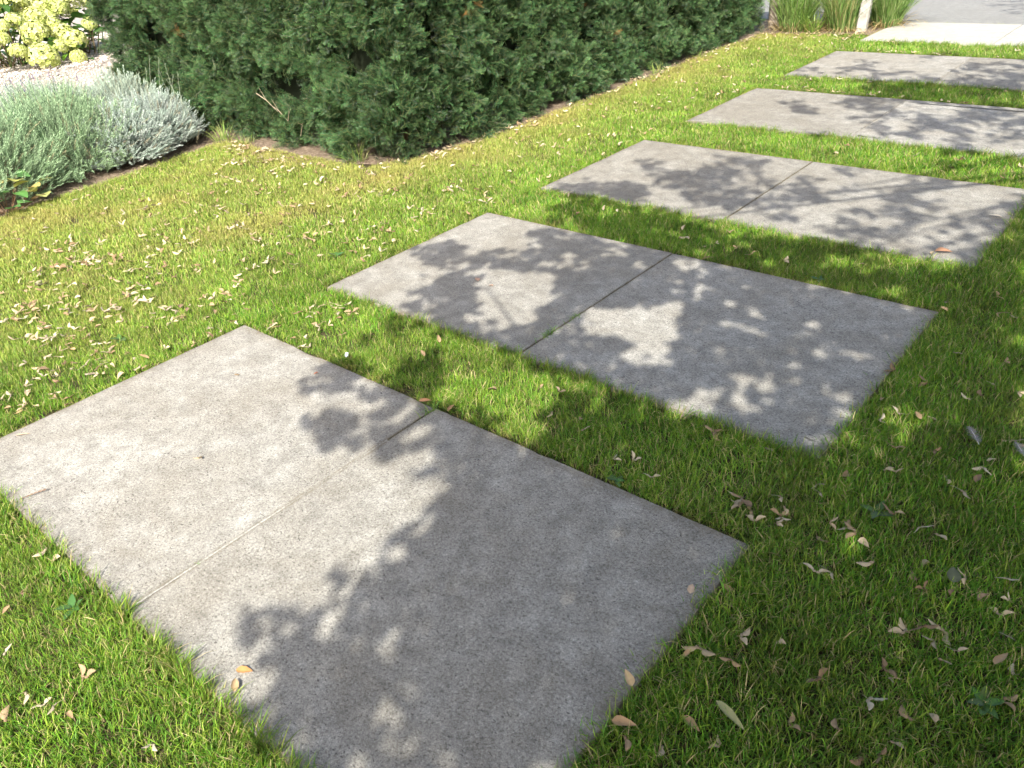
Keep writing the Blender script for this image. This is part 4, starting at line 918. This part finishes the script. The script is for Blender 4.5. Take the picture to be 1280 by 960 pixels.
for (sx, sy) in cand[n_single:]:
    c = random.choice(TANS); az = random.uniform(0, 6.28)
    for sgn in range(random.choice([1, 2, 2])):
        v, f, cc = wing_mesh(random.uniform(.028, .038), .014, c, random.uniform(.05, .25), random.randrange(999))
        R_ = Matrix.Rotation(az + sgn * random.uniform(1.5, 2.6), 3, 'Z') @ Matrix.Rotation(random.gauss(0, .45), 3, 'X') @ Matrix.Rotation(random.gauss(-.15, .3), 3, 'Y')
        rest.add([R_ @ Vector(q) + Vector((sx, sy, .010)) for q in v], f, cc)
tag(obj('fallen_seeds', rest.mesh('fallen_seeds', M_DRY, True)), 'scattered dry seeds along the far lawn and hedge foot', 'seeds', kind='stuff')

def leaf_on(key, name, label, ln, w, c, z=.004, fold=.3, tip=.1, rot=None, cat='leaf'):
    mb = leaf_blade(ln, w, c, fold, tip, seed=len(key) * 13)
    o = obj(name, mb.mesh(name, M_DRY, True)); p_ = SPOT[key]; o.location = (p_[0], p_[1], z); o.rotation_euler = rot or (0.05, 0.1, random.uniform(0, 6.28))
    return tag(o, label, cat)
leaf_on('orange', 'fallen_leaf', 'flat orange leaf on the nearest slab beside the front grass', .042, .020, (0.50, 0.25, 0.09), rot=(.05, .05, -1.0))
leaf_on('curl', 'fallen_leaf', 'curled tan leaf on the nearest slab by the overhanging grass', .036, .018, (0.48, 0.33, 0.18), fold=.9, rot=(.2, .4, .9))
leaf_on('lone', 'fallen_leaf', 'lone pale tan leaf on the shaded right of the nearest slab', .034, .018, (0.58, 0.42, 0.28), rot=(.1, .1, .3))
leaf_on('tilt', 'fallen_leaf', 'upright brown leaf at the left rim of the nearest slab', .04, .024, (0.40, 0.24, 0.13), z=.012, rot=(.9, .2, 2.4))
leaf_on('rose', 'fallen_leaf', 'tiny reddish leaf in the shadow near the back of nearest slab', .02, .012, (0.40, 0.17, 0.10))
leaf_on('orange2', 'fallen_leaf', 'orange brown leaf at the joint of the nearest slab pair', .045, .018, (0.47, 0.24, 0.12), rot=(.1, .2, -.9))
leaf_on('brown3', 'fallen_leaf', 'narrow brown leaf at the back edge of the nearest slab pair', .045, .014, (0.36, 0.22, 0.11), fold=.8, rot=(.1, .1, .2))
leaf_on('b1', 'fallen_leaf', 'light brown leaf on the left half of second slab pair', .04, .024, (0.50, 0.32, 0.22), rot=(.1, .1, 1.0))
leaf_on('b2', 'fallen_leaf', 'smaller leaf right of the light brown leaf on second slab', .026, .016, (0.47, 0.31, 0.21), rot=(.1, .2, 2.0))
leaf_on('c1', 'fallen_leaf', 'reddish brown leaf on the right half of third slab pair', .075, .034, (0.40, 0.22, 0.13), fold=.6, rot=(.1, .1, -1.2))
leaf_on('cwhite', 'fallen_leaf', 'pale leaf near the right rim of the third slab pair', .06, .025, (0.64, 0.55, 0.42), rot=(.1, .1, 1.6))
leaf_on('grayleaf', 'fallen_leaf', 'round grey green leaf in the shaded grass on the right', .042, .036, (0.085, 0.10, 0.065), z=.014, rot=(.5, .2, .4))
leaf_on('pod', 'fallen_leaf', 'pale green strap of leaf in the shaded grass bottom right', .085, .020, (0.33, 0.32, 0.15), z=.012, fold=.5, rot=(.05, .1, -1.9))
leaf_on('edge1', 'fallen_leaf', 'tan leaf leaning on the right rim of the nearest slab', .04, .022, (0.50, 0.36, 0.20), z=.012, rot=(.5, .2, 1.1))
leaf_on('edge2', 'fallen_leaf', 'brown leaf lower down the right rim of the nearest slab', .055, .022, (0.40, 0.26, 0.14), z=.012, fold=.7, rot=(.2, .2, -1.2))
leaf_on('edgeL', 'fallen_leaf', 'thin twig like leaf at the far left rim of nearest slab', .05, .010, (0.40, 0.30, 0.2), fold=.8, rot=(.05, .1, -.6))
p_ = SPOT['samara']; put_seed(p_[0], p_[1], .004, 'pair', 'paired seed casting a dark shadow mid left on the nearest slab')
p_ = SPOT['tiny']; put_seed(p_[0], p_[1], .004, 'single', 'tiny seed wing near the back left corner of the nearest slab')
p_ = SPOT['c2']; put_seed(p_[0], p_[1], .004, 'single', 'small seed wing beside the reddish leaf on third slab pair')

# brown seed head lying on the slab's front left
mb = MB(); p_ = SPOT['stalk']
mb.tube([(-.035, -.02, .003), (0, 0, .005), (.035, .02, .008)], [.0009, .0009, .0005], (0.24, 0.15, 0.08), 4)
for i in range(9):
    t = -.5 + i * .16; q0 = Vector((.035 * t, .02 * t, .006)); sg = 1 if i % 2 else -1
    dr = Vector((.014, .008 + sg * .006, .003)); w_ = Vector((-.5, .85, 0)) * .0022
    mb.add([q0, q0 + dr * .5 - w_, q0 + dr, q0 + dr * .5 + w_], [(0, 1, 2, 3)], (0.22, 0.12, 0.06))
o = obj('grass_stalk', mb.mesh('grass_stalk', M_DRY)); o.location = (p_[0], p_[1], 0.002); o.rotation_euler = (0, 0, math.radians(40))
tag(o, 'brown grass seed head lying at the front left of the nearest slab', 'grass stalk')

# feathers
def feather(key, label, ln, w, c, z):
    mb = MB(); mb.tube([(0, 0, 0), (0, ln * .5, .004), (0, ln, .002)], [.0009, .0006, .0003], (.6, .58, .55), 4)
    for i in range(70):
        t = .08 + .9 * i / 70
        for sg in (-1, 1):
            q0 = Vector((0, ln * t, .003)); L_ = w * math.sin(math.pi * min(1, t * .9 + .12)) ** .6 * random.uniform(.7, 1.1) / 2
            dr = Vector((sg * random.uniform(.7, 1), random.uniform(.3, .8), random.uniform(-.2, .45))).normalized() * L_; s_ = Vector((0, .0009, 0))
            mb.add([q0 - s_, q0 + s_, q0 + dr], [(0, 1, 2)], tuple(k * random.uniform(.8, 1.2) for k in c))
    o = obj('feather', mb.mesh('feather', M_DRY)); p_ = SPOT[key]; o.location = (p_[0], p_[1], z); o.rotation_euler = (.2, .2, 0.75)
    return tag(o, label, 'feather')
feather('feather', 'fluffy grey feather in the shaded grass on the right', .075, .06, (.24, .235, .23), .020)
feather('feather2', 'second grey feather at the right edge of the picture', .06, .045, (.26, .255, .25), .020)
feather('blue', 'tiny bluish white feather at the back edge of nearest slab', .032, .022, (.66, .70, .78), .010)

def rosette(x, y, label, nl, ln, c):
    root = empty('lawn_weed', (x, y, GZ), label, 'weed', 'broad leaved weeds in the lawn')
    for i in range(nl):
        mb = leaf_blade(ln * random.uniform(.7, 1.1), ln * .45, tuple(k * random.uniform(.8, 1.2) for k in c), .25, .1, seed=300 + i)
        obj('leaf', mb.mesh('leaf', M_LEAF, True), root, (0, 0, .016 + .004 * (i % 3)), (random.uniform(.15, .5), random.uniform(-.2, .2), i * 6.283 / nl + random.uniform(-.3, .3)))
for (wx, wy, lb, nl, ln_) in WEEDS: rosette(wx, wy, lb, nl, ln_, (0.075, 0.15, 0.035))

# weeds in the joints
def joint_weed(x, y, label, nb, ln, spread):
    root_mb = MB()
    for i in range(nb):
        yy = random.gauss(0, spread)
        blade(root_mb, (random.gauss(0, .004), yy, -.004), random.uniform(0, 6.28), random.uniform(.6, 1.5), random.uniform(ln * .5, ln), random.uniform(.0018, .003), random.choice(GREENS))
    o = obj('joint_weed', root_mb.mesh('joint_weed', M_LEAF)); o.location = (x, y, 0)
    tag(o, label, 'weed')
joint_weed(SJ, SY[1] + .20, 'small grass tuft growing in the joint of second slab pair', 46, .05, .035)
joint_weed(SJ, SY[1] + .36, 'smaller grass tuft further up the second slab joint', 26, .04, .04)
joint_weed(SJ, SY[0] + .22, 'tiny green sprout in the joint of the nearest slab pair', 16, .018, .008)
joint_weed(SJ, SY[0] + SL - .03, 'wispy grass at the back end of the nearest slab joint', 30, .075, .02)

# ------------------------------------------------------------------ trees on the right whose crowns shade the path (above and beside the view)
def shade_keep(gx, gy):
    """which ground points lie in the crowns' shade, from the outline of that shade on the ground"""
    n = len(gx); k = np.zeros(n, dtype=bool); u = rng.random(n)
    far_ = np.clip(gy / 6, 0, 1)                        # ragged, leafy outline
    wx = (vnoise(gx, gy, 0.065, 81, 2) - .5) * (0.19 + 0.10 * far_) + (vnoise(gx, gy, 0.30, 83, 2) - .5) * (0.05 + 0.25 * far_)
    wy = (vnoise(gx, gy, 0.065, 82, 2) - .5) * (0.19 + 0.10 * far_) + (vnoise(gx, gy, 0.30, 84, 2) - .5) * (0.05 + 0.25 * far_)
    gx = gx + wx; gy = gy + wy
    for poly in SHADE_POLY:
        ins = np.zeros(n, dtype=bool); j = len(poly) - 1
        for i in range(len(poly)):
            xi, yi = poly[i]; xj, yj = poly[j]
            c = ((yi > gy) != (yj > gy)) & (gx < (xj - xi) * (gy - yi) / (yj - yi + 1e-12) + xi)
            ins ^= c; j = i
        k |= ins
    def ell(e, grow):
        cx, cyy, ax, ay, bx, by, w = e
        det = ax * by - ay * bx; dx = gx - cx; dy = gy - cyy
        s = (dx * by - dy * bx) / det; t = (ax * dy - ay * dx) / det
        return (s * s + t * t) < grow * grow, w
    for e in SHADE_ELL:
        i, w = ell(e, 0.93); k |= i & (u < w)
    for e in LIGHT_ELL:
        i, w = ell(e, 1.28 if e[1] < 1.2 else 1.12); k &= ~(i & (rng.random(n) < w))
    lim = 0.06 * np.clip((3.4 - gy) / 0.6, 0, 1) + 0.12 * np.clip((gx - 2.3) / 0.3, 0, 1)
    gap = ((vnoise(gx, gy, 0.075, 91, 2) > 0.59 + lim) | (vnoise(gx, gy, 0.24, 92, 2) > 0.66 + lim)) & (u < 0.95 * np.clip((gy - 1.2) / 0.5, 0, 1))     # small gaps between sprays
    k &= ~gap; k &= ~(rng.random(n) < 0.42 * np.clip((gy - 2.6) / 1.5, 0, 1))
    beyond = (gx > 3.22 - (gy - 0.9) * 0.214) | (gy < -0.45 + (gx - 1.44) * 0.766)
    side = (gx > 1.75 + 0.25 * np.sin(gy * 1.3)) & (gy > -2.6) & (gy < 11.5) & (gx < 7.0 + 0.6 * np.sin(gy))
    edge = vnoise(gx, gy, 0.5, 77, 2) > 0.26
    k |= beyond & side & edge & (u < 0.55)
    return k
SH = 1.0 / math.tan(SUN_EL)
trees = [((5.5, -2.6), 'broad tree right of and behind the viewpoint shading the nearest slabs'), ((5.3, 3.6), 'broad tree right of the path shading the farther slabs')]
gx = np.concatenate([rng.uniform(0.0, 7.5, 110000), rng.uniform(0.0, 3.4, 150000)]); gy = np.concatenate([rng.uniform(-2.7, 11.6, 110000), rng.uniform(-.7, 9.6, 150000)])
kp = shade_keep(gx, gy); gx, gy = gx[kp], gy[kp]; n = len(gx)
low = 2.35 + 0.4 * vnoise(gx, gy, 0.8, 61); high = 3.0 + 1.3 * vnoise(gx, gy, 0.9, 62)
tt = np.clip((gy - 2.6) / 1.6, 0, 1)
hh = (low * (1 - tt) + high * tt) + rng.normal(0, 0.12, n) * (1 + 1.5 * tt) + np.clip(gx - 2.2, 0, 4) * rng.random(n) * 0.6
lx = gx + SUN_AZ[0] * SH * hh; ly = gy + SUN_AZ[1] * SH * hh
ln = rng.uniform(0.045, 0.078, n); wd = ln * rng.uniform(0.42, 0.58, n)
d1 = rng.normal(0, 1, (n, 3)); d1[:, 2] *= 0.4; d1 /= np.linalg.norm(d1, axis=1, keepdims=True)
d2 = np.cross(d1, rng.normal(0, 1, (n, 3)) * np.array([.45, .45, 1.0])); d2 /= np.linalg.norm(d2, axis=1, keepdims=True)
cen = np.stack([lx, ly, hh], 1)
lv = np.stack([cen - d1 * ln[:, None] / 2, cen - d1 * ln[:, None] * .1 + d2 * wd[:, None] / 2, cen + d1 * ln[:, None] * .28 + d2 * wd[:, None] * .38, cen + d1 * ln[:, None] / 2, cen + d1 * ln[:, None] * .28 - d2 * wd[:, None] * .38, cen - d1 * ln[:, None] * .1 - d2 * wd[:, None] / 2], 1)
own = (ly > 0.1).astype(int)
for i, ((tx, ty), lb) in enumerate(trees):
    root = empty('broadleaf_tree', (tx, ty, GZ), lb, 'tree', 'trees along the path')
    sel = np.where(own == i)[0]; V = lv[sel].reshape(-1, 3) - np.array([tx, ty, GZ]); F_ = np.arange(len(sel) * 6).reshape(-1, 6)
    cl = np.repeat(np.array([0.055, 0.10, 0.03]) * rng.uniform(.7, 1.3, (len(sel), 1)), 6, 0)
    o = obj('crown', mesh('crown', V, F_, M_LEAF, cl), root); o['kind'] = 'stuff'
    mb = MB(); mb.tube([(0, 0, -.1), (.02, .01, .25), (.05, 0, 1.2), (0, .05, 2.2), (-.1, .1, 3.2), (-.1, .1, 5.0)], [.22, .15, .13, .12, .10, .03], (0.12, 0.10, 0.08), 12)
    obj('trunk', mb.mesh('trunk', M_BARK, True), root)
    idx = sel[rng.integers(0, len(sel), 26)]
    for q in idx:
        e = Vector(cen[q]) - Vector((tx, ty, GZ)); s0 = Vector((-.05, .05, min(2.0 + random.uniform(0, 1.0), e.z - .3))); e = s0.lerp(e, .92)
        md_ = s0.lerp(e, .5) + Vector((random.uniform(-.15, .15), random.uniform(-.15, .15), .25))
        mb = MB(); mb.tube([s0, md_, e], [.035, .018, .005], (0.12, 0.10, 0.08), 6)
        obj('branch', mb.mesh('branch', M_BARK, True), root)
